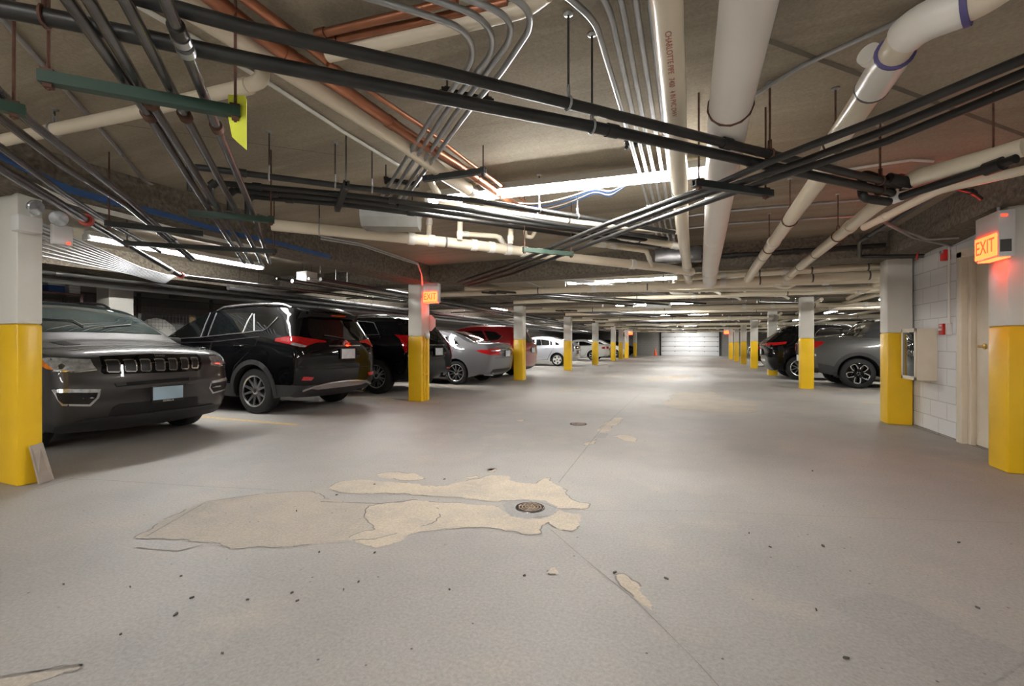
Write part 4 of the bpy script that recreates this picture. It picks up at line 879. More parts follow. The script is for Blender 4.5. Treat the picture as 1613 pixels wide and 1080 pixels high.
for i, (x, z, r, m, lab) in enumerate(((-5.5, 2.12, .03, M_BLACK, 'black pipe along the left stalls nearest the column row'), (-5.75, 2.14, .02, M_EMT, 'galvanised pipe along the left stalls beside the black one'),
        (-6.1, 2.12, .035, M_STEEL, 'steel pipe along the left stalls over the car tails'), (-6.45, 2.18, .02, M_BLACK, 'thin black pipe along the left stalls over the car roofs'),
        (-7.6, 2.08, .045, M_STEEL, 'wide steel pipe along the left stalls behind the strip lights'), (-8.1, 2.05, .03, M_BLACK, 'black pipe along the left stalls deep in the shade'), (-9.3, 2.1, .06, M_GALV, 'wide grey duct pipe deep behind the left stalls'))):
    sp_ = pipe('service_pipe', lab, 'pipe', [Vector((x, 5.6 if i < 5 else -1, z)), Vector((x, 20, z)), Vector((x, 44, z))], r, m, fit=[(.1 + .13 * k, .07, 1.25, m, 'coupling') for k in range(5)], n=10)
    for yy in (6.2, 9.5, 14.5, 20.5, 27, 34, 41): obj('hanger_rod', tubebm([(x - sp_.location.x, yy - sp_.location.y, z - sp_.location.z), (x - sp_.location.x, yy - sp_.location.y, SLAB - sp_.location.z)], .005, 5), M_STEEL, sp_)
for k in range(2):
    pipe('service_pipe', '%s cream pipe along the right stalls' % ('near', 'deeper')[k], 'pipe', [Vector((3.6 + 1.6 * k, 8.2, 2.15)), Vector((3.9 + 1.6 * k, 44, 2.1))], .05, M_PVC, fit=joints([.1, .2, .3, .4]), n=12)
# ============================================================ CARS
def interp(tab, x):
    if x <= tab[0][0]: return tab[0][1]
    if x >= tab[-1][0]: return tab[-1][1]
    for i in range(len(tab) - 1):
        if tab[i][0] <= x <= tab[i + 1][0]:
            t = (x - tab[i][0]) / (tab[i + 1][0] - tab[i][0])
            y0 = tab[max(i - 1, 0)][1]; y1, y2 = tab[i][1], tab[i + 1][1]; y3 = tab[min(i + 2, len(tab) - 1)][1]
            m1, m2 = (y2 - y0) / 2, (y3 - y1) / 2
            return (2 * t**3 - 3 * t**2 + 1) * y1 + (t**3 - 2 * t**2 + t) * m1 + (-2 * t**3 + 3 * t**2) * y2 + (t**3 - t**2) * m2
def catmull(pts, n=5):
    out = []
    for i in range(len(pts) - 1):
        p0 = Vector(pts[max(i - 1, 0)]); p1 = Vector(pts[i]); p2 = Vector(pts[i + 1]); p3 = Vector(pts[min(i + 2, len(pts) - 1)])
        L = (p2 - p1).length; m = max(1, min(n, int(L / .05)))
        a = (p2 - p0); b = (p3 - p1)
        la = max((p1 - p0).length + L, 1e-6); lb = max((p3 - p2).length + L, 1e-6)
        m1, m2 = a * (L / la), b * (L / lb)
        for k in range(m):
            t = k / m
            out.append(p1 * (2 * t**3 - 3 * t**2 + 1) + m1 * (t**3 - 2 * t**2 + t) + p2 * (-2 * t**3 + 3 * t**2) + m2 * (t**3 - t**2))
    out.append(Vector(pts[-1])); return out
SEC_SUV = [(0, .90), (.2, .94), (.42, .985), (.7, 1.0), (.95, .985), (1.12, .95), (1.35, .85), (1.55, .765), (1.72, .70)]
SEC_SED = [(0, .90), (.18, .94), (.38, .985), (.62, 1.0), (.82, .985), (.95, .95), (1.15, .84), (1.35, .73), (1.48, .66)]

def fill2d(poly, grid, row=None):
    # fill an outline with an even net of triangles; returns count of outline points, all points, triangles
    P = []
    for p in poly:
        p = Vector((p[0], p[1]))
        if not P or (p - P[-1]).length > .004: P.append(p)
    if (P[0] - P[-1]).length < .004: P.pop()
    B = []
    for i, a in enumerate(P):
        b = P[(i + 1) % len(P)]; ts = [0.0]; L = (b - a).length; k = max(1, round(L / grid)); ts += [j / k for j in range(1, k)]
        if row is not None and (a.y - row) * (b.y - row) < 0:
            t = (row - a.y) / (b.y - a.y)
            ts = [q for q in ts if q == 0 or abs(q - t) * L > .012]
            if t * L > .004 and (1 - t) * L > .004: ts.append(t)
        for t in sorted(ts): B.append(a + (b - a) * t)
    n = len(B); pts = list(B)
    x0, x1 = min(p.x for p in B), max(p.x for p in B); y0, y1 = min(p.y for p in B), max(p.y for p in B)
    def inside(q):
        c = False
        for i in range(n):
            a, b = B[i], B[(i + 1) % n]
            if (a.y > q.y) != (b.y > q.y) and q.x < (b.x - a.x) * (q.y - a.y) / (b.y - a.y) + a.x: c = not c
        return c
    rows = []
    if row is not None:
        y = row
        while y > y0: y -= grid
        while y < y1: rows.append(y); y += grid
    else:
        m = max(1, round((y1 - y0) / grid)); rows = [y0 + (y1 - y0) * k / m for k in range(1, m)]
    m = max(1, round((x1 - x0) / grid))
    for y in rows:
        for k in range(1, m):
            q = Vector((x0 + (x1 - x0) * k / m, y))
            if min((q - b).length_squared for b in B) > (grid * .45) ** 2 and inside(q): pts.append(q)
    r = delaunay_2d_cdt(pts, [(i, (i + 1) % n) for i in range(n)], [], 1, 1e-6)
    V, Fc, ov = r[0], r[2], r[3]
    mp = {}
    for k, o in enumerate(ov):
        if o: mp[k] = o[0]
        else: mp[k] = len(pts); pts.append(V[k])
    return n, [(p.x, p.y) for p in pts], [tuple(mp[i] for i in f) for f in Fc if len({mp[i] for i in f}) == 3]

class Car:
    def __init__(s, name, label, X, Y, rz, L, Wd, axles, R, upper, zb, paint, clad=None, sec=SEC_SUV, Ra=None, Dend=(.14, .14), rend=.10, Dtop=.05, rtop=.05, grid=.07, plan=(.07, .06), Wt=.23):
        s.root = thing(name, label, 'car', (X, Y, 0), rz); s.L, s.W2, s.axles, s.R = L, Wd / 2, axles, R
        s.sec, s.plan, s.zb, s.paint, s.Wt = sec, plan, zb, paint, Wt
        s.m = Matrix.Translation((X, Y, 0)) @ Matrix.Rotation(rz, 4, 'Z'); s.mi = s.m.inverted()
        s.camo = s.mi @ Vector((0, 0, HC)); s.vis = 1 if s.camo.y > 0 else -1
        Ra = Ra or R + .055; s.Ra = Ra
        up = catmull([Vector(p) for p in upper], 6)          # rear bottom -> roof -> front bottom
        poly = list(up)
        # underside with the two wheel arches, front to rear
        for xa in sorted(axles, reverse=True):
            h = min(max((R - zb) / Ra, -1), 1); a0 = -math.asin(h)
            for k in range(19):
                a = a0 + (PI - 2 * a0) * k / 18; poly.append(Vector((xa + Ra * math.cos(a), R + Ra * math.sin(a))))
        loop, pts, tris = fill2d(poly, grid, clad)
        P2 = [Vector(p) for p in pts[:loop]]; n = loop
        area = sum(P2[i].x * P2[(i + 1) % n].y - P2[(i + 1) % n].x * P2[i].y for i in range(n))
        sg = 1 if area > 0 else -1
        bm2 = bmesh.new(); vmap = {}
        for sd in (1, -1):
            for i, p in enumerate(pts): vmap[(i, sd)] = bm2.verts.new((p[0], sd * s.half(p[0], p[1]), p[1]))
            for f in tris:
                bm2.faces.new([vmap[(i, sd)] for i in f])
        K = 14; rows = []; info = []
        for i in range(n):
            p = P2[i]; t = (P2[(i + 1) % n] - P2[i - 1]); nn = Vector((t.y, -t.x)) * sg; nn.normalize()
            arch = any(abs((p - Vector((xa, R))).length - Ra) < .004 for xa in axles); info.append(arch)
            w = s.half(p.x, p.y); bot = nn.y < -.8
            ax = nn.x ** 2
            front = p.x > L / 2
            D = 0 if bot else Dend[1 if front else 0] * ax + Dtop * (1 - ax)
            r = 0.0 if bot else rend * ax + rtop * (1 - ax)
            if nn.y < 0 and not bot: D *= .6
            row = [vmap[(i, 1)]]
            for k in range(1, K):
                y = w * math.cos(PI * k / K); ya = abs(y)
                off = D * (1 - (y / w) ** 2) + r
                if r > 0 and ya > w - r: off -= r * (1 - math.sqrt(max(0, 1 - ((ya - (w - r)) / r) ** 2)))
                row.append(bm2.verts.new((p.x + nn.x * off, y, p.y + nn.y * off)) if not arch else None)
            row.append(vmap[(i, -1)]); rows.append(row)
        inner = {}
        for i in range(n):
            if info[i]:
                w = s.half(P2[i].x, P2[i].y)
                for sd in (1, -1): inner[(i, sd)] = bm2.verts.new((P2[i].x, sd * (w - .32), P2[i].y))
        dark = []
        for i in range(n):
            j = (i + 1) % n
            if info[i] and info[j]:
                for sd, e in ((1, 0), (-1, -1)): dark.append(bm2.faces.new((rows[i][e], rows[j][e], inner[(j, sd)], inner[(i, sd)])))
            elif not info[i] and not info[j]:
                for k in range(K): bm2.faces.new((rows[i][k], rows[i][k + 1], rows[j][k + 1], rows[j][k]))
            else:
                a, b = (i, j) if info[j] else (j, i)
                dark.append(bm2.faces.new((rows[a][0], rows[a][-1], rows[b][-1], rows[b][0])))
        for xa in axles:      # inner wall of each wheel house
            for sd in (1, -1):
                lp = [inner[(i, sd)] for i in range(n) if info[i] and abs((P2[i] - Vector((xa, R))).length - Ra) < .004]
                if len(lp) > 2:
                    lp.sort(key=lambda v: math.atan2(v.co.z - R, v.co.x - xa))
                    dark.append(bm2.faces.new(lp))
        bm2.normal_update()
        for f in bm2.faces:
            c = f.calc_center_median()
            if clad and c.z < clad: f.material_index = 1
        for f in dark: f.material_index = 2
        bmesh.ops.recalc_face_normals(bm2, faces=bm2.faces)
        s.bvh = BVHTree.FromBMesh(bm2)
        s.body = obj('body', bm2, [paint, M_CLAD, M_GAP], s.root, angle=40)
    def half(s, x, z):
        L = s.L; pf, pr = s.plan; u = max(0, (x - (L - 1.3)) / 1.3); v = max(0, (.9 - x) / .9)
        return s.W2 * (1 - pf * min(u, 1.2) ** 2 - pr * min(v, 1.2) ** 2) * interp(s.sec, z)
    # ---- sight line -> point of the side, front or rear
    def side_pt(s, px, py):
        d = s.mi.to_3x3() @ ray(px, py); y = s.vis * s.W2
        for _ in range(6):
            t = (y - s.camo.y) / d.y; x, z = s.camo.x + d.x * t, s.camo.z + d.z * t; y = s.vis * s.half(x, z)
        return (x, z)
    def end_pt(s, px, py, front):
        d = s.mi.to_3x3() @ ray(px, py); x = s.L - .1 if front else .1
        for _ in range(6):
            t = (x - s.camo.x) / d.x; y, z = s.camo.y + d.y * t, s.camo.z + d.z * t
            y = max(-s.W2 * .93, min(s.W2 * .93, y))
            h = s.bvh.ray_cast(Vector((s.L + 2 if front else -2, y, z)), Vector((-1 if front else 1, 0, 0)))
            if h[0] is None: break
            x = h[0].x
        return (y, z)
    # ---- a panel lying on the body, outline given in the projection's own plane
    def patch(s, bm, poly, proj, off=.006, mi=0, grid=.06, skirt=.008, sd=1):
        nb, pts, tris = fill2d([Vector(p) for p in poly], grid)
        vm = []; low = []
        for u, w in pts:
            if proj == 'side':
                o, d = Vector((u, sd * 3, w)), Vector((0, -sd, 0)); g = Vector((u, sd * s.half(u, w), w))
            elif proj == 'front': o, d = Vector((s.L + 3, u, w)), Vector((-1, 0, 0)); g = Vector((s.L - .1, u, w))
            elif proj == 'rear': o, d = Vector((-3, u, w)), Vector((1, 0, 0)); g = Vector((.1, u, w))
            elif proj in ('diagr', 'diagf'):
                d = Vector((1 if proj == 'diagr' else -1, -sd, 0)).normalized(); e = Vector((d.y, -d.x, 0)) * (1 if (proj == 'diagr') == (sd > 0) else -1)
                b0 = Vector((.3 if proj == 'diagr' else s.L - .3, sd * s.W2 * .7, 0)); o = b0 + e * u - d * 3; o.z = w; g = b0 + e * u; g.z = w
            else: o, d = Vector((u, w, 4)), Vector((0, 0, -1)); g = Vector((u, w, 1.2))
            h = s.bvh.ray_cast(o, d)
            if h[0] is None or (proj == 'side' and h[0].y * sd < 0):
                h = s.bvh.find_nearest(g)
            p, nn = h[0], h[1]
            if nn.dot(d) > 0: nn = -nn
            nn = (nn - d * .5).normalized()
            vm.append(bm.verts.new(p + nn * off)); low.append((p, nn))
        for f in tris:
            try: bm.faces.new([vm[i] for i in f]).material_index = mi
            except ValueError: pass
        lv = [bm.verts.new(low[i][0] - low[i][1] * skirt) for i in range(nb)]
        for i in range(nb):
            j = (i + 1) % nb
            bm.faces.new((vm[i], vm[j], lv[j], lv[i])).material_index = mi
    def panel(s, name, polys, m, parent=None, off=.006, grid=.06, label=None):
        # polys: list of (projection, sd, outline)
        bm = bmesh.new()
        for pj, sd, pl in polys: s.patch(bm, pl, pj, off, 0, grid, sd=sd)
        o = obj(name, bm, m, parent or s.root, angle=30)
        if label: o['label'] = label
        return o
    def both(s, name, pl, m, off=.006, parent=None, grid=.06):
        for sd in (1, -1): s.panel(name, [('side', sd, pl)], m, parent, off, grid)
    def diagpx(s, pts, front=False):
        out = []
        for p in pts:
            h = s.bvh.ray_cast(s.camo, (s.mi.to_3x3() @ ray(*p)).normalized())[0]
            if h is None: continue
            sd = s.vis; d = Vector((-1 if front else 1, -sd, 0)).normalized(); e = Vector((d.y, -d.x, 0)) * (1 if (not front) == (sd > 0) else -1)
            b0 = Vector((s.L - .3 if front else .3, sd * s.W2 * .7, 0)); v = h - b0
            out.append((v.dot(e), h.z))
        return out
    def sidepx(s, pts): return [s.side_pt(*p) for p in pts]
    def endpx(s, pts, front): return [s.end_pt(*p, front) for p in pts]
    def wheels(s, rim_fn, rimR=None, tw=None):
        tw = tw or s.Wt; R = s.R; rr = rimR or R * .66
        tb = bmesh.new()
        lathe(tb, [(rr - .01, tw * .42), (rr, tw * .5), (rr + .025, tw * .5), (R - .03, tw * .47), (R - .008, tw * .40), (R, tw * .3), (R, -tw * .3), (R - .008, -tw * .4), (R - .03, -tw * .47), (rr, -tw * .5), (rr - .01, -tw * .42)], 40, 'y')
        for k in (-.18, 0, .18):
            lathe(tb, [(R + .001, tw * k - .006), (R - .001 + .002, tw * k + .006)], 40, 'y', 0)
        tm = finish('wheel', tb, M_RUB)
        rm_ = bmesh.new(); rim_mats = rim_fn(rm_, rr, tw); rmesh = finish('rim', rm_, rim_mats, True, 30)
        for xa in s.axles:
            for sd in (1, -1):
                y = sd * (s.half(xa, s.R) - tw * .5 - .012)
                w = bpy.data.objects.new('wheel', tm); COL.objects.link(w); w.parent = s.root; w.location = (xa, y, R)
                w.rotation_euler = (0, .2 + xa, 0) if sd > 0 else (0, .3 + xa, PI)
                r = bpy.data.objects.new('rim', rmesh); COL.objects.link(r); r.parent = w
    def mirrors(s, x, z, m, ww=.2, hh=.15):
        for sd in (1, -1):
            y0 = sd * s.half(x, z); bm = bmesh.new()
            box(bm, -.05, .06, min(0, sd * ww), max(0, sd * ww), -hh / 2, hh / 2, bev=.03)
            o = obj('mirror', bm, m, s.root, loc=(x, y0 + sd * .05, z + .03)); bm = bmesh.new(); box(bm, -.055, -.05, min(sd * .02, sd * (ww - .02)), max(sd * .02, sd * (ww - .02)), -hh * .38, hh * .38); obj('mirror_glass', bm, M_MIRR, o)
            obj('mirror_arm', boxbm(-.03, .03, min(-sd * .07, 0), max(-sd * .07, 0.0), -hh * .4, -hh * .1), m, o)
    def rails(s, x0, x1, yf, m, r=.016, lift=.035):
        for sd in (1, -1):
            pts = []
            for k in range(13):
                x = x0 + (x1 - x0) * k / 12; y = sd * yf
                h = s.bvh.ray_cast(Vector((x, y, 4)), Vector((0, 0, -1)))[0]
                e = 0 if k in (0, 12) else lift
                pts.append(Vector((x, y, h.z + e)))
            obj('roof_rail', tubebm(fillet(pts, .05, 3), r, 10), m, s.root)
    def bar(s, name, pts, r, m, parent=None, proj='side', sd=1, lift=.004, n=8):
        # a thin moulding following the body
        P = []
        for u, v in pts:
            if proj == 'side': h = s.bvh.ray_cast(Vector((u, sd * 3, v)), Vector((0, -sd, 0)))
            elif proj == 'front': h = s.bvh.ray_cast(Vector((s.L + 3, u, v)), Vector((-1, 0, 0)))
            elif proj == 'rear': h = s.bvh.ray_cast(Vector((-3, u, v)), Vector((1, 0, 0)))
            else: h = s.bvh.ray_cast(Vector((u, v, 4)), Vector((0, 0, -1)))
            if h[0] is not None: P.append(h[0] + h[1] * lift)
        if len(P) > 1: return obj(name, tubebm(P, r, n), m, parent or s.root)
    def doors(s, outlines, handles, hm=M_CHROME):
        for pl, hp in zip(outlines, handles):
            for sd in (1, -1):
                cx = sum(p[0] for p in pl) / len(pl); cz = sum(p[1] for p in pl) / len(pl)
                big = [(cx + (x - cx) * (1 + .012 / max(abs(x - cx), .05)), cz + (z - cz) * (1 + .012 / max(abs(z - cz), .05))) for x, z in pl]
                d = s.panel('door', [('side', sd, pl)], s.paint, off=.0042)
                s.panel('door_gap', [('side', sd, big)], M_GAP, d, off=.0016)
                x, z = hp; y = sd * s.half(x, z)
                bm = bmesh.new(); tube(bm, fillet([(x - .09, y, z), (x - .08, y + sd * .035, z), (x + .08, y + sd * .035, z + .004), (x + .09, y, z + .004)], .02, 4), .011, 8)
                obj('door_handle', bm, hm, d)
def arch_trim(s, w=.06, m=None, zlim=.3):
    for xa in s.axles:
        a0 = -math.asin(min(1, max(-1, (s.R - zlim) / (s.Ra + w / 2)))); n = 20; out = []; inn = []
        for k in range(n + 1):
            a = a0 + (PI - 2 * a0) * k / n
            out.append((xa + (s.Ra + w) * math.cos(a), s.R + (s.Ra + w) * math.sin(a))); inn.append((xa + (s.Ra + .004) * math.cos(a), s.R + (s.Ra + .004) * math.sin(a)))
        for sd in (1, -1):
            bm = bmesh.new()
            for k in range(n): s.patch(bm, [out[k], out[k + 1], inn[k + 1], inn[k]], 'side', .012, 0, .2, sd=sd)
            bmesh.ops.remove_doubles(bm, verts=bm.verts, dist=.0008)
            obj('arch_trim', bm, m or M_CLAD, s.root)
def plate(s, y, z, front, m, w=.31, h=.155, tilt=0, frame=M_BLACK, text=None, label=None):
    o = Vector((s.L + 3 if front else -3, y, z)); d = Vector((-1 if front else 1, 0, 0)); hit = s.bvh.ray_cast(o, d)
    sg = 1 if front else -1; xs = [s.bvh.ray_cast(Vector((o.x, y, z + dz)), d)[0] for dz in (-h / 2, 0, h / 2)]
    x = max(v.x * sg for v in xs if v is not None) * sg
    p = obj('license_plate', boxbm(-.012, .012, -w / 2 - .012, w / 2 + .012, -h / 2 - .012, h / 2 + .012, bev=.004), frame, s.root, loc=(x + sg * .014, y, z), rot=(0, tilt, 0))
    obj('plate_face', boxbm(sg * .0125 - .0015, sg * .0125 + .0015, -w / 2, w / 2, -h / 2 + (.015 if text else 0), h / 2), m, p)
    if text:
        t = text_bm(text, .028, .0006); bmesh.ops.transform(t, matrix=Matrix.Translation((sg * .0135, 0, -h / 2 - .001)) @ Matrix.Rotation(sg * PI / 2, 4, 'Z') @ Matrix.Rotation(PI / 2, 4, 'X'), verts=t.verts)
        obj('frame_lettering', t, M_PAPER, p, smooth=False)
    return p
def exhaust(s, ys, z=.28, r=.04):
    for y in ys:
        bm = bmesh.new(); lathe(bm, [(r * .8, .25), (r * .8, .0), (r, 0), (r, .25)], 18, 'x'); obj('exhaust_tip', bm, M_CHROME, s.root, loc=(.12, y, z))
# ---- rims (local y is the axle, outer face at +y)
def rim_base(bm, rr, tw, lip=0, well=1):
    lathe(bm, [(rr - .006, -tw * .42), (rr - .006, tw * .42), (rr + .004, tw * .5), (rr - .006, tw * .51), (rr - .022, tw * .46)], 40, 'y', lip)
    lathe(bm, [(rr - .022, tw * .46), (rr - .03, .02), (rr - .03, .0), (0, .0)], 40, 'y', well)
    lathe(bm, [(.14, .005), (.14, .03), (.05, .04), (0, .04)], 28, 'y', well)
def spoke(bm, a, r0, r1, w0, w1, y0, y1, mi, th=.03, skew=0.0):
    ca, sa = math.cos(a), math.sin(a)
    def P(r, t, y): return bm.verts.new((r * ca - t * sa, y, r * sa + t * ca))
    v = [P(r0, -w0, y0), P(r0, w0, y0), P(r1, w1 + skew, y1), P(r1, -w1 + skew, y1)]
    b = [P(r0, -w0 * 1.3, y0 - th), P(r0, w0 * 1.3, y0 - th), P(r1, w1 * 1.3 + skew, y1 - th), P(r1, -w1 * 1.3 + skew, y1 - th)]
    for q in ((v[0], v[1], v[2], v[3]), (v[0], v[3], b[3], b[0]), (v[1], b[1], b[2], v[2]), (v[2], b[2], b[3], v[3]), (v[0], b[0], b[1], v[1])):
        f = bm.faces.new(q); f.material_index = mi
def hub(bm, r, y, mi): lathe(bm, [(r * 1.15, y - .03), (r, y), (r * .5, y + .006), (0, y + .006)], 20, 'y', mi)
def rim_double(n, gap, w, metal, dark=None, face=0):
    def fn(bm, rr, tw):
        rim_base(bm, rr, tw); y = tw * .38
        for k in range(n):
            a = 2 * PI * k / n
            for sg in (-1, 1): spoke(bm, a + sg * gap * .35, .05, rr - .012, w * 1.1, w * .75, y, tw * .47, face, skew=sg * gap * rr * .35)
        hub(bm, .055, y + .006, face); hub(bm, .028, y + .014, 1)
        return [metal, dark or M_GAP]
    return fn
def rim_wide(n, w0, w1, metal):
    def fn(bm, rr, tw):
        rim_base(bm, rr, tw); y = tw * .4
        for k in range(n): spoke(bm, 2 * PI * k / n, .05, rr - .01, w0, w1, y, tw * .46, 0)
        hub(bm, .06, y + .006, 0); hub(bm, .03, y + .014, 1)
        return [metal, M_GAP]
    return fn
def rim_loops(bm, rr, tw):
    rim_base(bm, rr, tw, lip=1); y = tw * .44
    for k in range(5):
        spoke(bm, 2 * PI * k / 5 + PI / 5, .04, rr - .02, .035, .05, y - .012, y - .004, 1)
        a = 2 * PI * k / 5; ca, sa = math.cos(a), math.sin(a); c = rr * .68; pts = []
        for j in range(15):
            b = .5 + (2 * PI - 1.0) * j / 14 + PI; u = .072 * (abs(math.cos(b)) ** .5) * (1 if math.cos(b) > 0 else -1); t = .062 * (abs(math.sin(b)) ** .5) * (1 if math.sin(b) > 0 else -1)
            pts.append(Vector(((c + u) * ca - t * sa, y + .006, (c + u) * sa + t * ca)))
        tube(bm, pts, .014, 6, 0)
    hub(bm, .05, y, 1)
    for k in range(5):
        a = 2 * PI * k / 5; lathe_pts = [(0, 0)]; 
        tube(bm, [Vector((.035 * math.cos(a), y, .035 * math.sin(a))), Vector((.035 * math.cos(a), y + .012, .035 * math.sin(a)))], .008, 6, 0)
    return [M_SATIN, M_BLKP]
# ---------------------------------------------------------------- graphite crossover facing the aisle (front left of the photo)
k360 = lambda L: [(x * 360 / 1144, 440 + y * 340 / 1080) for x, y in L]
c = Car('car', 'graphite grey crossover facing the aisle, chrome ringed grille slots, parked nearest the camera', -9.9, 3.28, 0, 4.4, 1.86, (.88, 3.52), .345,
        [(.25, .3), (.16, .45), (.14, .75), (.2, 1.0), (.3, 1.15), (.42, 1.42), (.6, 1.54), (1.2, 1.585), (1.9, 1.575), (2.4, 1.50), (2.85, 1.28), (3.2, 1.075), (3.45, 1.02), (3.85, .985), (4.08, .935), (4.15, .88), (4.17, .78), (4.19, .66), (4.19, .5), (4.15, .36), (4.08, .26), (3.98, .21)],
        .22, M_GRYP, clad=.33, Dend=(.12, .17), rend=.09, Dtop=.045, rtop=.04, grid=.06, plan=(.09, .05))
FR = lambda L: [(y, z) for y, z in L]
def mir(L): return [(-y, z) for y, z in L]
c.panel('windshield', [('top', 1, [(3.10, -.76), (3.16, -.4), (3.18, 0), (3.16, .4), (3.10, .76), (2.7, .67), (2.45, .59), (2.42, 0), (2.45, -.59), (2.7, -.67)])], M_GLASSC, off=.006)
c.both('side_window', [(2.95, 1.10), (2.55, 1.36), (2.3, 1.47), (2.05, 1.49), (2.02, 1.10)], M_GLASS)
c.both('side_window', [(1.95, 1.10), (1.98, 1.49), (1.4, 1.49), (1.1, 1.43), (1.0, 1.14)], M_GLASS)
c.panel('rear_window', [('rear', 1, [(-.55, 1.15), (.55, 1.15), (.5, 1.46), (-.5, 1.46)])], M_GLASS)
E_ = lambda L: c.endpx(k360(L), True)
g = c.panel('grille_band', [('front', 1, E_([(497, 384), (740, 372), (985, 374), (1002, 390), (1004, 448), (985, 458), (740, 468), (520, 474), (505, 462)]))], M_BLKP, off=.005)
for x0, x1, y0, y1 in ((515, 604, 402, 466), (608, 685, 401, 463), (689, 756, 399, 461), (763, 826, 397, 458), (832, 886, 395, 455), (893, 942, 392, 450), (946, 990, 390, 446)):
    w_, h_ = x1 - x0, y1 - y0
    ring = lambda e: E_([(x0 + w_ * .05 + e, y0 + e + h_ * .05), (x0 + w_ * .2, y0 + e), (x1 - w_ * .25, y0 + e), (x1 - w_ * .12 - e * .7, y0 + e + h_ * .08), (x1 - e, y1 - h_ * .14), (x1 - w_ * .12 - e * .3, y1 - e), (x0 + w_ * .32 + e * .3, y1 - e), (x0 + w_ * .2 + e * .7, y1 - h_ * .1)])
    s_ = c.panel('grille_slot', [('front', 1, ring(0))], M_CHROME, off=.014, grid=.03)
    c.panel('slot_mesh', [('front', 1, ring(6.5))], M_NET, s_, off=.0165, grid=.03)
HLp = c.diagpx(k360([(205, 396), (240, 391), (452, 400), (482, 446), (385, 459), (275, 452), (230, 425)]), True)
AMp = c.diagpx(k360([(178, 398), (212, 398), (238, 424), (272, 452), (238, 448), (196, 424)]), True)
BRp = c.diagpx(k360([(275, 452), (385, 459), (484, 448), (486, 455), (385, 467), (268, 459)]), True)
FGp = E_([(250, 552), (300, 546), (505, 548), (495, 592), (452, 634), (310, 632), (278, 608)])
FMp = E_([(268, 566), (490, 562), (480, 592), (445, 624), (316, 622), (290, 602)])
FLp = E_([(262, 552), (300, 549), (500, 550), (496, 563), (270, 566)])
for sd in (1, -1):
    f = lambda L: [(y * sd * c.vis, z) for y, z in L]
    hl = c.panel('headlight', [('diagf', sd, HLp)], M_CLEAR, off=.008, grid=.04)
    c.panel('headlight_core', [('diagf', sd, [(sum(p[0] for p in HLp) / len(HLp) + .026 * math.cos(a_ * PI / 6), .868 + .026 * math.sin(a_ * PI / 6)) for a_ in range(12)])], M_CHROME, hl, off=.012, grid=.04)
    if len(AMp) > 3: c.panel('turn_signal', [('diagf', sd, AMp)], M_AMBER, hl, off=.011, grid=.04)
    c.panel('headlight_brow', [('diagf', sd, BRp)], M_CHROME, hl, off=.011)
    fg = c.panel('fog_recess', [('front', 1, f(FGp))], M_SATIN, off=.006)
    c.panel('fog_mesh', [('front', 1, f(FMp))], M_NET, fg, off=.009)
    c.panel('fog_lamp', [('front', 1, f(FLp))], M_CLEAR, fg, off=.012)
c.panel('intake_slit', [('front', 1, E_([(570, 520), (780, 500), (992, 488), (988, 502), (780, 520), (582, 538)]))], M_GAP, off=.004)
c.panel('intake_trim', [('front', 1, E_([(576, 519), (632, 512), (632, 528), (586, 534)]))], M_CLAD, off=.007)
c.panel('intake_trim', [('front', 1, E_([(945, 492), (990, 489), (986, 501), (945, 505)]))], M_CLAD, off=.007)
c.panel('lower_grille', [('front', 1, E_([(542, 684), (562, 642), (600, 620), (790, 604), (988, 584), (996, 634), (880, 652), (700, 672)]))], M_NET, off=.004)
c.panel('chin_trim', [('front', 1, [(-.7, .31), (.7, .31), (.66, .335), (-.66, .335)])], M_CLAD, off=.02)
py_, pz_ = c.end_pt(*k360([(816, 567)])[0], True)
plate(c, py_, pz_, True, M_PLATE, text='GORILLA', label=None)
t = text_bm('Jeep', .062, .002); bmesh.ops.transform(t, matrix=Matrix.Rotation(PI / 2, 4, 'Z') @ Matrix.Rotation(PI / 2, 4, 'X'), verts=t.verts)
h = c.bvh.ray_cast(Vector((7, 0, .955)), Vector((-1, 0, 0)))[0]; obj('front_lettering', t, M_SATIN, c.root, loc=(h.x + .006, 0, .958), rot=(0, -.5, 0), smooth=False)
c.panel('hood_gap', [('front', 1, [(-.74, .948), (.74, .948), (.74, .941), (-.74, .941)])], M_GAP, off=.003)
bm = bmesh.new()
for k in range(7): c.patch(bm, [(3.35 + k * .045, -.52), (3.37 + k * .045, -.52), (3.37 + k * .045, -.38), (3.35 + k * .045, -.38)], 'top', .004)
obj('hood_louvre', bm, M_GAP, c.root)
for sd in (1, -1): c.bar('wiper', [(3.10, sd * .1), (2.98, sd * .3 + .15), (2.9, sd * .5)], .008, M_BLACK, proj='top', lift=.02)
st = c.panel('windshield_sticker', [('top', 1, [(2.56, -.44), (2.56, -.32), (2.63, -.33), (2.63, -.46)])], M_PAPER, off=.0075)
c.panel('windshield_sticker', [('top', 1, [(2.56, .45), (2.56, .40), (2.60, .41), (2.60, .46)])], M_PAPER, off=.0075)
arch_trim(c, .07); c.mirrors(2.86, 1.08, M_GRYP); c.rails(.6, 2.3, .56, M_BLACK)
c.doors([[(2.95, 1.06), (2.95, .42), (2.02, .36), (1.98, 1.06)], [(1.94, 1.06), (1.98, .36), (1.35, .4), (1.05, .85), (1.0, 1.06)]], [(2.15, .95), (1.2, .97)], M_GRYP)
c.wheels(rim_wide(5, .035, .04, M_SATIN))

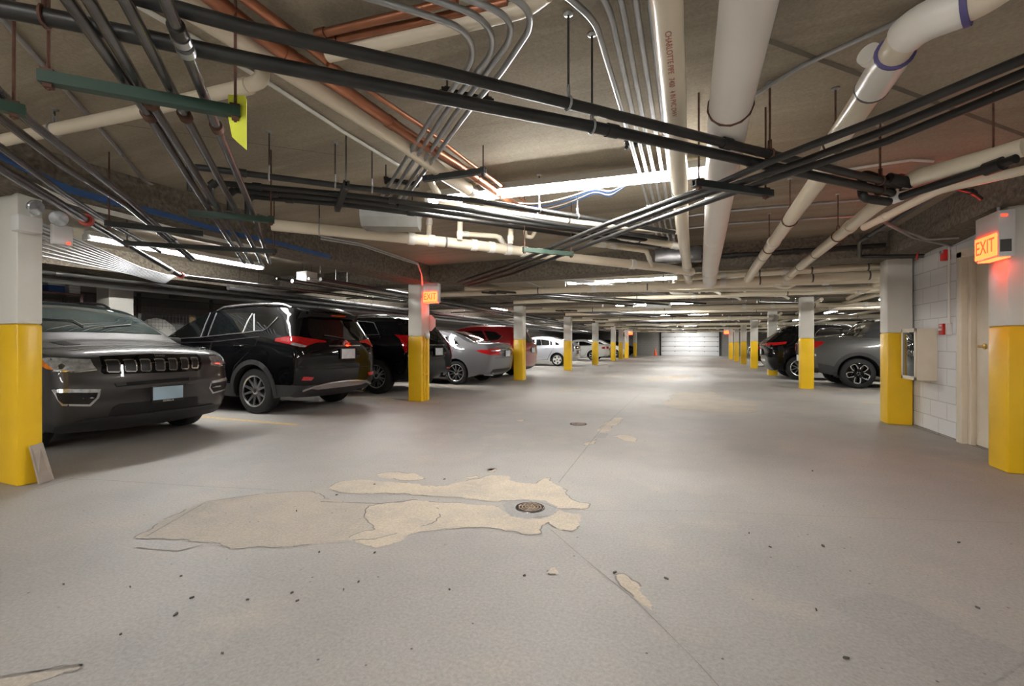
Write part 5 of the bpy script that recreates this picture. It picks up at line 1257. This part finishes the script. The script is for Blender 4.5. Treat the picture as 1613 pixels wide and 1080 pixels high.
# ---------------------------------------------------------------- black crossover seen from its rear left corner
k = 380 / 1613
q = lambda L: [(240 + x * k, 450 + y * k) for x, y in L]
c = Car('car', 'glossy black crossover with silver roof rails, tail toward the aisle, beside the graphite car', -5.33, 5.99, PI, 4.6, 1.86, (1.02, 3.68), .358,
        [(.38, .30), (.26, .42), (.23, .6), (.22, .8), (.23, .98), (.28, 1.12), (.38, 1.32), (.46, 1.5), (.42, 1.575), (.55, 1.61), (1.2, 1.645), (1.9, 1.63), (2.3, 1.58), (2.75, 1.40), (3.2, 1.14), (3.45, 1.05), (3.9, .99), (4.2, .88), (4.36, .7), (4.36, .5), (4.3, .34), (4.18, .26)],
        .26, M_BLKP, clad=.47, Dend=(.13, .13), rend=.11, Dtop=.04, rtop=.045, grid=.06)
c.both('side_window', c.sidepx(q([(68, 362), (150, 285), (255, 220), (385, 180), (325, 342)])), M_GLASS)
c.both('side_window', c.sidepx(q([(372, 335), (432, 182), (640, 180), (655, 185), (605, 312)])), M_GLASS)
c.both('side_window', c.sidepx(q([(610, 310), (645, 225), (670, 190), (680, 190), (678, 302)])), M_GLASS)
c.both('side_window', c.sidepx(q([(690, 300), (690, 192), (790, 196), (838, 208), (765, 280), (740, 296)])), M_GLASS)
for sd in (1, -1):
    c.bar('window_chrome', c.sidepx(q([(70, 366), (200, 352), (325, 345), (480, 328), (605, 316), (690, 304), (742, 300), (772, 284), (842, 210)])), .010, M_SATIN, sd=sd, lift=.005)
    for L in ([(325, 345), (355, 262), (388, 180)], [(372, 338), (400, 262), (432, 182)], [(607, 312), (640, 235), (672, 185)], [(684, 302), (684, 190)]):
        c.bar('window_pillar', c.sidepx(q(L)), .012, M_SATIN if L[0][0] == 607 or L[0][0] == 684 else M_CLAD, sd=sd, lift=.004)
RL = [(-.60, 1.16), (.60, 1.16), (.62, 1.25), (.56, 1.42), (.5, 1.52), (-.5, 1.52), (-.56, 1.42), (-.62, 1.25)]
c.panel('rear_window', [('rear', 1, RL)], M_GLASS, off=.005)
c.panel('spoiler', [('rear', 1, [(-.56, 1.56), (.56, 1.56), (.54, 1.60), (-.54, 1.60)])], M_BLKP, off=.05)
c.panel('brake_light', [('rear', 1, [(-.16, 1.565), (.16, 1.565), (.16, 1.583), (-.16, 1.583)])], M_TAIL, off=.056)
c.bar('rear_wiper', [(-.02, 1.17), (.2, 1.2), (.38, 1.22)], .009, M_BLACK, proj='rear', lift=.02)
TLp = c.diagpx(q([(825, 352), (905, 338), (985, 340), (1010, 346), (1080, 356), (1156, 368), (1160, 379), (1095, 380), (1045, 398), (1020, 412), (985, 410), (920, 392), (820, 372)]))
TCp = c.diagpx(q([(925, 392), (985, 408), (1020, 410), (1030, 402), (985, 390), (940, 380)]))
for sd in (1, -1):
    t_ = c.panel('tail_light', [('diagr', sd, TLp)], M_TAIL, off=.012, grid=.04)
    c.panel('lamp_clear', [('diagr', sd, TCp)], M_CLEAR, t_, off=.016, grid=.04)
    c.panel('reflector', [('rear', 1, [(sd * y, z) for y, z in [(.62, .58), (.8, .6), (.82, .54), (.66, .53)]])], M_TAIL, off=.01, grid=.04)
c.panel('hatch_chrome', [('rear', 1, [(-.36, 1.07), (.36, 1.07), (.36, 1.05), (-.36, 1.05)])], M_CHROME, off=.016)
plate(c, 0, .93, False, M_PLATW)
bm = bmesh.new(); h = c.bvh.ray_cast(Vector((-3, 0, 1.10)), Vector((1, 0, 0)))[0]
for a, b_ in ((.062, .042), (.028, .042), (.062 * .6, .016)):
    pts = [Vector((0, a * math.cos(2 * PI * j / 20), b_ * math.sin(2 * PI * j / 20) + (.022 if b_ < .02 else 0))) for j in range(21)]; tube(bm, pts, .006, 6)
obj('emblem', bm, M_CHROME, c.root, loc=(h.x - .012, 0, 1.10))
c.panel('skid_plate', [('rear', 1, [(-.62, .40), (-.45, .46), (.45, .46), (.62, .40), (.5, .38), (-.5, .38)])], M_SATIN, off=.012)
c.bar('skid_edge', [(-.78, .38), (-.6, .43), (-.3, .462), (0, .47), (.3, .462), (.6, .43), (.78, .38)], .022, M_SATIN, proj='rear', lift=.006)
c.panel('hatch_gap', [('rear', 1, [(-.72, .70), (.72, .70), (.72, .692), (-.72, .692)])], M_GAP, off=.003)
arch_trim(c, .075); c.mirrors(3.02, 1.12, M_BLKP); c.rails(.55, 2.25, .60, M_SATIN, .02, .04)
c.doors([[(3.15, 1.10), (3.2, .5), (2.05, .45), (2.0, 1.12)], [(1.96, 1.12), (2.0, .46), (1.5, .5), (1.4, .75), (1.0, 1.05), (.95, 1.2)]], [(2.2, 1.03), (1.33, 1.065)])
c.both('sill_trim', [(1.5, .44), (3.15, .44), (3.15, .36), (1.5, .36)], M_CLAD, off=.014)
c.wheels(rim_double(5, .42, .020, M_SATIN), .245)
exhaust(c, (-.55,), .27, .03)

# ---------------------------------------------------------------- second black crossover (behind the exit sign column)
k2 = 350 / 1613
q = lambda L: [(500 + x * k2, 430 + y * k2) for x, y in L]
c = Car('car', 'black crossover with tall red tail lamps, half hidden by the column carrying the exit sign', -5.43, 9.07, PI, 4.83, 1.91, (1.02, 3.83), .385,
        [(.42, .32), (.28, .45), (.24, .65), (.24, .9), (.3, 1.08), (.44, 1.3), (.62, 1.52), (.6, 1.6), (.8, 1.63), (1.4, 1.655), (2.1, 1.63), (2.5, 1.56), (2.95, 1.36), (3.4, 1.14), (3.7, 1.07), (4.15, 1.02), (4.45, .9), (4.6, .7), (4.6, .5), (4.5, .32), (4.35, .26)],
        .27, M_BLKP, Dend=(.13, .13), rend=.11, Dtop=.04, rtop=.045, grid=.07)
c.both('side_window', [(3.1, 1.2), (2.7, 1.42), (2.35, 1.53), (2.0, 1.55), (2.0, 1.23)], M_GLASS)
c.both('side_window', c.sidepx(q([(205, 448), (240, 345), (312, 352), (338, 445)])) + [], M_GLASS)
c.both('side_window', c.sidepx(q([(345, 443), (325, 358), (405, 370), (440, 440)])), M_GLASS)
for sd in (1, -1):
    c.bar('window_chrome', c.sidepx(q([(180, 455), (340, 450), (450, 447), (412, 362), (320, 350), (230, 340)])), .010, M_SATIN, sd=sd)
    t_ = c.panel('tail_light', [('side', sd, c.sidepx(q([(560, 445), (620, 450), (655, 452), (655, 560), (640, 580), (600, 480)]))), ('rear', 1, [(sd * y, z) for y, z in [(.80, 1.28), (.70, 1.26), (.72, 1.0), (.78, .72), (.84, .72), (.86, 1.0)]])], M_TAIL, off=.012, grid=.05)
    c.panel('reflector', [('rear', 1, [(sd * y, z) for y, z in [(.55, .5), (.75, .5), (.75, .54), (.55, .54)]])], M_TAIL, off=.01)
c.panel('rear_window', [('rear', 1, [(-.6, 1.2), (.6, 1.2), (.5, 1.54), (-.5, 1.54)])], M_GLASS, off=.006)
c.panel('hatch_chrome', [('rear', 1, [(-.4, 1.08), (.4, 1.08), (.4, 1.06), (-.4, 1.06)])], M_CHROME, off=.014)
plate(c, 0, .92, False, M_PLATW); arch_trim(c, .03, M_BLKP); c.mirrors(3.15, 1.15, M_BLKP); c.rails(.8, 2.4, .62, M_SATIN, .018, .035)
c.doors([[(3.4, 1.14), (3.4, .42), (2.2, .38), (2.05, 1.2)], [(2.0, 1.2), (2.15, .38), (1.55, .42), (1.4, .85), (1.0, 1.1), (.95, 1.25)]], [(2.3, 1.05), (1.35, 1.16)])
c.wheels(rim_double(8, .22, .017, M_SATIN), .255); exhaust(c, (-.6, .6), .3)

# ---------------------------------------------------------------- grey sedan
q = lambda L: [(500 + x * k2, 430 + y * k2) for x, y in L]
c = Car('car', 'metallic grey sedan with wide red tail lamps, parked beyond the exit sign column', -4.86, 11.70, PI, 4.85, 1.83, (1.07, 3.85), .325,
        [(.34, .3), (.24, .42), (.2, .6), (.18, .78), (.19, .92), (.24, 1.02), (.5, 1.06), (.75, 1.1), (1.15, 1.27), (1.5, 1.38), (2.0, 1.42), (2.4, 1.38), (2.9, 1.16), (3.3, .97), (3.55, .93), (4.1, .87), (4.5, .74), (4.64, .6), (4.64, .4), (4.55, .26), (4.4, .2)],
        .21, M_SILP, sec=SEC_SED, Dend=(.15, .17), rend=.10, Dtop=.04, rtop=.05, grid=.06, plan=(.09, .07))
c.both('side_window', [(2.98, .99), (2.6, 1.18), (2.35, 1.29), (2.1, 1.32), (2.08, 1.02)], M_GLASS)
c.both('side_window', [(2.0, 1.03), (2.02, 1.325), (1.75, 1.33), (1.42, 1.28), (1.35, 1.06)], M_GLASS)
c.both('side_window', [(1.3, 1.065), (1.36, 1.265), (1.1, 1.16), (1.04, 1.09)], M_GLASS)
for sd in (1, -1): c.bar('window_chrome', [(2.98, .985), (2.05, 1.01), (1.3, 1.05), (1.0, 1.085), (1.1, 1.175), (1.4, 1.29), (1.75, 1.345), (2.1, 1.335)], .008, M_CHROME, sd=sd)
c.panel('rear_window', [('top', 1, [(.66, -.52), (.62, 0), (.66, .52), (1.3, .46), (1.42, .40), (1.42, -.40), (1.3, -.46)])], M_GLASS, off=.006)
c.panel('windshield', [('top', 1, [(2.5, -.46), (2.5, .46), (3.2, .6), (3.25, 0), (3.2, -.6)])], M_GLASSC, off=.006)
for sd in (1, -1):
    t_ = c.panel('tail_light', [('side', sd, c.sidepx(q([(1152, 562), (1200, 556), (1270, 560), (1330, 566), (1330, 604), (1260, 597), (1190, 578)]))), ('rear', 1, [(sd * y, z) for y, z in [(.35, .97), (.6, .98), (.82, .97), (.82, .83), (.6, .84), (.45, .88)]])], M_TAIL, off=.012, grid=.05)
    c.panel('lamp_clear', [('rear', 1, [(sd * y, z) for y, z in [(.4, .93), (.78, .93), (.78, .895), (.44, .895)]])], M_CLEAR, t_, off=.016)
c.panel('trunk_chrome', [('rear', 1, [(-.35, .98), (.35, .98), (.35, .955), (-.35, .955)])], M_CHROME, off=.014)
c.panel('diffuser', [('rear', 1, [(-.6, .42), (.6, .42), (.66, .33), (-.66, .33)])], M_CLAD, off=.01)
c.panel('trunk_gap', [('rear', 1, [(-.6, .72), (.6, .72), (.6, .713), (-.6, .713)])], M_GAP, off=.003)
plate(c, 0, .84, False, M_PLATW)
c.panel('fuel_door', [('side', 1, [(.88, .98), (.70, .98), (.70, .84), (.88, .84)])], M_SILP, off=.005)
c.bar('spoiler', [(-.6, 1.03), (-.3, 1.045), (0, 1.05), (.3, 1.045), (.6, 1.03)], .018, M_SILP, proj='rear', lift=.006)
c.mirrors(2.95, .98, M_SILP); exhaust(c, (.55,), .28)
c.doors([[(3.1, .95), (3.2, .3), (2.1, .27), (2.05, .99)], [(2.02, .99), (2.06, .27), (1.6, .3), (1.45, .62), (1.2, .85), (1.12, 1.03)]], [(2.25, .88), (1.3, .92)], M_SILP)
c.wheels(rim_double(5, .40, .017, M_SATIN), .232)

# ---------------------------------------------------------------- red crossover
c = Car('car', 'red crossover behind the grey sedan, partly hidden by the third left column', -5.0, 14.35, PI, 4.59, 1.85, (1.0, 3.66), .36,
        [(.36, .3), (.25, .42), (.22, .6), (.2, .85), (.24, 1.05), (.4, 1.3), (.5, 1.5), (.46, 1.58), (.7, 1.62), (1.3, 1.65), (1.9, 1.63), (2.3, 1.57), (2.75, 1.38), (3.2, 1.13), (3.45, 1.05), (3.9, .99), (4.2, .88), (4.36, .7), (4.36, .5), (4.3, .34), (4.18, .26)],
        .26, M_REDP, clad=.36, Dend=(.13, .13), rend=.11, Dtop=.04, rtop=.045, grid=.09)
c.both('side_window', [(3.0, 1.16), (2.6, 1.38), (2.3, 1.5), (2.05, 1.53), (2.02, 1.18)], M_GLASS)
c.both('side_window', [(1.95, 1.18), (1.98, 1.53), (1.5, 1.54), (1.25, 1.2)], M_GLASS)
c.both('side_window', [(1.18, 1.21), (1.42, 1.53), (1.0, 1.49), (.75, 1.36), (.85, 1.25)], M_GLASS)
for sd in (1, -1):
    c.bar('window_chrome', [(3.0, 1.15), (2.0, 1.165), (1.2, 1.19), (.85, 1.23), (.72, 1.36)], .01, M_CHROME, sd=sd)
    c.panel('tail_light', [('rear', 1, [(sd * y, z) for y, z in [(.62, 1.5), (.7, 1.46), (.8, 1.15), (.84, 1.0), (.55, 1.0), (.6, 1.08), (.72, 1.1)]]), ('side', sd, [(.3, 1.3), (.42, 1.25), (.4, 1.1), (.6, 1.02), (.55, .95), (.25, .98)])], M_TAIL, off=.012)
c.panel('rear_window', [('rear', 1, [(-.58, 1.14), (.58, 1.14), (.5, 1.5), (-.5, 1.5)])], M_GLASS); plate(c, 0, .9, False, M_PLATW); c.mirrors(3.0, 1.12, M_REDP); c.rails(.6, 2.2, .6, M_SATIN)
arch_trim(c, .07); c.wheels(rim_double(5, .4, .02, M_SATIN)); c.doors([[(3.15, 1.10), (3.2, .4), (2.05, .38), (2.0, 1.12)], [(1.96, 1.12), (2.0, .38), (1.5, .45), (1.35, .8), (1.0, 1.05), (.95, 1.15)]], [(2.2, 1.03), (1.3, 1.05)], M_REDP)

# ---------------------------------------------------------------- silver hatchback
q = lambda L: [(790 + x * 220 / 1584, 470 + y * 150 / 1080) for x, y in L]
c = Car('car', 'pale silver five door hatchback between the third and fourth left columns', -5.45, 22.9, PI, 4.48, 1.76, (.88, 3.58), .315,
        [(.3, .3), (.2, .42), (.17, .6), (.16, .85), (.2, 1.02), (.35, 1.15), (.9, 1.30), (1.5, 1.41), (1.9, 1.43), (2.3, 1.39), (2.8, 1.2), (3.35, .98), (3.9, .86), (4.2, .68), (4.28, .5), (4.2, .3), (4.1, .22)],
        .22, M_LSLP, sec=SEC_SED, Dend=(.12, .16), rend=.08, Dtop=.04, rtop=.05, grid=.09)
c.both('side_window', [(3.0, 1.0), (2.6, 1.21), (2.3, 1.32), (2.15, 1.34), (2.12, 1.03)], M_GLASS)
c.both('side_window', [(2.0, 1.03), (2.03, 1.345), (1.7, 1.345), (1.35, 1.28), (1.3, 1.05)], M_GLASS)
c.both('side_window', [(1.25, 1.05), (1.3, 1.27), (.9, 1.17), (.75, 1.1), (.85, 1.05)], M_GLASS)
c.panel('rear_window', [('top', 1, [(.45, -.5), (.45, .5), (1.2, .45), (1.2, -.45)])], M_GLASS); c.panel('rear_glass', [('rear', 1, [(-.55, .86), (.55, .86), (.52, 1.0), (-.52, 1.0)])], M_GLASS)
for sd in (1, -1): c.panel('tail_light', [('rear', 1, [(sd * y, z) for y, z in [(.62, 1.12), (.78, 1.08), (.82, .75), (.72, .72)]]), ('side', sd, [(.25, 1.08), (.38, 1.05), (.34, .74), (.2, .74)])], M_CLEAR, off=.012)
plate(c, 0, .7, False, M_PLATW); c.mirrors(2.95, 1.0, M_LSLP); c.wheels(rim_wide(5, .04, .05, M_PAPER), .22)
c.doors([[(3.1, .96), (3.2, .32), (2.12, .28), (2.08, .99)], [(2.04, .99), (2.08, .28), (1.4, .32), (1.25, .62), (1.1, .85), (1.05, 1.0)]], [(2.3, .88), (1.4, .9)], M_LSLP)
c.bar('antenna', [(1.2, 0), (1.1, 0)], .01, M_BLACK, proj='top'); c.panel('bumper_gap', [('rear', 1, [(-.7, .55), (.7, .55), (.7, .542), (-.7, .542)])], M_GAP, off=.003)

# ---------------------------------------------------------------- white sedan further on
c = Car('car', 'white sedan with round red tail lamp beyond the silver hatchback', -5.35, 31.9, PI, 4.55, 1.8, (1.05, 3.8), .33,
        [(.34, .3), (.24, .42), (.2, .6), (.18, .85), (.24, .99), (.5, 1.02), (.85, 1.05), (1.2, 1.22), (1.55, 1.34), (2.0, 1.38), (2.4, 1.34), (2.9, 1.12), (3.3, .97), (3.9, .88), (4.3, .72), (4.38, .5), (4.3, .3), (4.15, .22)],
        .22, M_WHTP, sec=SEC_SED, Dend=(.13, .14), rend=.09, Dtop=.04, rtop=.05, grid=.1)
c.both('side_window', [(2.98, .99), (2.5, 1.2), (2.1, 1.29), (2.08, 1.0)], M_GLASS); c.both('side_window', [(2.0, 1.0), (2.02, 1.295), (1.7, 1.29), (1.3, 1.18), (1.1, 1.08), (1.2, 1.02)], M_GLASS)
for sd in (1, -1): c.panel('tail_light', [('rear', 1, [(sd * y, z) for y, z in [(.5, .95), (.8, .95), (.82, .78), (.5, .78)]]), ('side', sd, [(.2, .93), (.42, .9), (.42, .82), (.2, .78)])], M_TAIL, off=.012)
c.panel('rear_window', [('top', 1, [(.8, -.48), (.8, .48), (1.45, .4), (1.45, -.4)])], M_GLASS); plate(c, 0, .75, False, M_PLATW); c.mirrors(2.9, .98, M_WHTP); c.wheels(rim_wide(5, .03, .035, M_SATIN), .225)
c.doors([[(3.05, .95), (3.1, .32), (2.1, .28), (2.05, .97)], [(2.02, .97), (2.06, .28), (1.6, .32), (1.4, .65), (1.15, .97)]], [(2.25, .87), (1.3, .88)], M_WHTP)
# ---------------------------------------------------------------- two distant cars nose out on the left
def far_car(label, X, Y, rz, m, seed=0):
    c = Car('car', label, X, Y, rz, 4.5, 1.8, (.95, 3.65), .33,
            [(.34, .3), (.24, .42), (.2, .7), (.24, 1.0), (.5, 1.06), (.8, 1.2), (1.2, 1.42), (2.0, 1.46), (2.4, 1.40), (2.9, 1.15), (3.3, .99), (3.9, .9), (4.25, .76), (4.33, .5), (4.27, .3), (4.15, .22)],
            .22, m, Dend=(.13, .15), rend=.09, Dtop=.04, rtop=.05, grid=.12)
    c.both('side_window', [(2.98, 1.02), (2.5, 1.26), (2.1, 1.36), (2.08, 1.04)], M_GLASS); c.both('side_window', [(2.0, 1.04), (2.02, 1.36), (1.4, 1.36), (1.1, 1.2), (1.2, 1.06)], M_GLASS)
    c.panel('windshield', [('top', 1, [(2.5, -.48), (2.5, .48), (3.15, .6), (3.15, -.6)])], M_GLASS)
    c.panel('grille', [('front', 1, [(-.5, .72), (.5, .72), (.42, .4), (-.42, .4)])], M_NET, off=.008)
    c.panel('rear_window', [('rear', 1, [(-.55, 1.12), (.55, 1.12), (.45, 1.36), (-.45, 1.36)])], M_GLASS)
    for sd in (1, -1):
        c.panel('headlight', [('front', 1, [(sd * y, z) for y, z in [(.52, .74), (.8, .8), (.82, .7), (.56, .64)]])], M_CLEAR, off=.01)
        c.panel('tail_light', [('rear', 1, [(sd * y, z) for y, z in [(.55, 1.0), (.8, 1.02), (.82, .84), (.58, .84)]]), ('side', sd, [(.2, 1.0), (.45, .98), (.4, .86), (.2, .86)])], M_TAIL, off=.01)
    plate(c, 0, .72, False, M_PLATW); c.mirrors(2.9, 1.02, m); c.wheels(rim_wide(5, .03, .035, M_SATIN), .22); return c
far_car('white car facing the aisle far down the left row', -9.6, 38.6, 0, M_WHTP)
far_car('black car facing the aisle, last in the left row near the cone', -9.4, 43.9, 0, M_BLKP)

# ---------------------------------------------------------------- grey pickup on the right
k = 300 / 1613
q = lambda L: [(1140 + x * k, 450 + y * k) for x, y in L]
c = Car('pickup_truck', 'grey compact pickup truck with black and silver rims on the right, behind the corner column', 2.62, 14.42, 0, 4.97, 1.9, (1.15, 4.15), .37,
        [(.42, .36), (.3, .45), (.25, .6), (.24, .95), (.27, 1.17), (.34, 1.22), (.8, 1.235), (1.25, 1.25), (1.42, 1.4), (1.58, 1.58), (1.75, 1.63), (2.3, 1.65), (2.8, 1.6), (3.3, 1.32), (3.6, 1.15), (4.1, 1.08), (4.5, .98), (4.72, .78), (4.74, .5), (4.62, .34), (4.5, .28)],
        .30, M_SCP, clad=.5, Dend=(.12, .13), rend=.08, Dtop=.03, rtop=.04, grid=.07, Ra=.44)
c.panel('cargo_bed', [('top', 1, [(.42, -.7), (.42, .7), (1.2, .66), (1.2, -.66)])], M_CLAD, off=.004)
c.both('side_window', [(3.3, 1.22), (2.9, 1.44), (2.6, 1.53), (2.42, 1.54), (2.4, 1.25)], M_GLASS); c.both('side_window', [(2.32, 1.25), (2.33, 1.545), (1.85, 1.53), (1.62, 1.44), (1.65, 1.28)], M_GLASS)
c.panel('rear_window', [('rear', 1, [(-.6, 1.3), (.6, 1.3), (.52, 1.56), (-.52, 1.56)])], M_GLASS, off=.006)
for sd in (1, -1):
    c.panel('cab_buttress', [('side', sd, [(1.05, 1.245), (1.3, 1.25), (1.62, 1.25), (1.6, 1.45), (1.5, 1.45)])], M_CLAD, off=.012)
    c.panel('tail_light', [('side', sd, c.sidepx(q([(755, 470), (848, 470), (845, 490), (790, 520), (755, 530)]))), ('rear', 1, [(sd * y, z) for y, z in [(.5, 1.12), (.84, 1.12), (.84, .92), (.66, .9), (.64, 1.04), (.5, 1.04)]])], M_TAIL, off=.012, grid=.05)
    c.panel('rear_bumper_trim', [('side', sd, [(.3, .62), (.72, .52), (.62, .36), (.35, .36)])], M_CLAD, off=.012)
c.bar('bed_spoiler', [(1.55, -.6), (1.5, 0), (1.55, .6)], .03, M_BLKP, proj='top', lift=.02)
plate(c, 0, .72, False, M_PLATW); arch_trim(c, .085); c.mirrors(3.3, 1.18, M_SCP); c.rails(1.8, 2.8, .62, M_SATIN)
c.doors([[(3.4, 1.15), (3.5, .52), (2.42, .5), (2.36, 1.2)], [(2.33, 1.2), (2.38, .5), (1.75, .52), (1.62, .8), (1.6, 1.2)]], [(2.55, 1.05), (1.8, 1.07)], M_SCP)
c.both('bed_crease', [(.5, 1.19), (1.6, 1.2), (1.6, 1.19), (.5, 1.18)], M_SCP, off=.014)
c.wheels(rim_loops, .25); exhaust(c, (-.62,), .35, .035)

# ---------------------------------------------------------------- black crossover on the right
c = Car('car', 'black crossover on the right with slim red tail lamp, between the second and third columns', 2.1, 17.02, 0, 4.66, 1.87, (.92, 3.61), .37,
        [(.38, .3), (.28, .42), (.22, .6), (.22, .8), (.2, 1.0), (.26, 1.13), (.5, 1.36), (.72, 1.54), (.66, 1.59), (.85, 1.60), (1.4, 1.63), (2.0, 1.61), (2.4, 1.53), (2.9, 1.3), (3.3, 1.1), (3.8, 1.02), (4.2, .9), (4.4, .7), (4.42, .5), (4.35, .34), (4.2, .26)],
        .26, M_BLKP, Dend=(.14, .13), rend=.11, Dtop=.04, rtop=.045, grid=.08)
c.both('side_window', c.sidepx(q([(782, 428), (815, 372), (900, 366), (980, 372), (995, 425)])), M_GLASS)
c.both('side_window', [(2.05, 1.2), (2.05, 1.5), (2.4, 1.46), (3.0, 1.16)], M_GLASS)
c.both('side_window', c.sidepx(q([(1022, 415), (1008, 372), (1060, 372), (1090, 385)])), M_GLASS)
for sd in (1, -1):
    c.bar('window_chrome', c.sidepx(q([(770, 440), (780, 400), (815, 366), (900, 358), (1000, 364)])), .012, M_CHROME, sd=sd)
    c.panel('tail_light', [('side', sd, c.sidepx(q([(380, 482), (450, 480), (535, 472), (525, 490), (470, 500), (420, 505)]))), ('rear', 1, [(sd * y, z) for y, z in [(.3, 1.1), (.85, 1.13), (.85, 1.04), (.6, 1.06), (.3, 1.07)]])], M_TAIL, off=.012)
c.panel('light_bar', [('rear', 1, [(-.3, 1.1), (.3, 1.1), (.3, 1.07), (-.3, 1.07)])], M_TAIL, off=.012)
c.panel('rear_window', [('rear', 1, [(-.58, 1.22), (.58, 1.22), (.5, 1.52), (-.5, 1.52)])], M_GLASS); c.panel('hatch_chrome', [('rear', 1, [(-.5, .62), (.5, .62), (.46, .55), (-.46, .55)])], M_CHROME, off=.01)
plate(c, 0, .85, False, M_PLATW); c.mirrors(3.0, 1.13, M_BLKP); c.rails(.9, 2.3, .6, M_SATIN); arch_trim(c, .05, M_BLKP)
c.doors([[(3.15, 1.10), (3.2, .4), (2.05, .38), (2.0, 1.14)], [(1.96, 1.14), (2.0, .38), (1.5, .45), (1.35, .8), (1.0, 1.05), (.95, 1.15)]], [(2.2, 1.03), (1.3, 1.05)])
c.wheels(rim_double(5, .45, .02, M_SATIN), .245)
far_car('dark silver car on the right behind the black crossover', 2.7, 21.4, 0, M_GRYP)
far_car('black car far on the right beside the fourth right column', 2.6, 25.6, 0, M_BLKP)
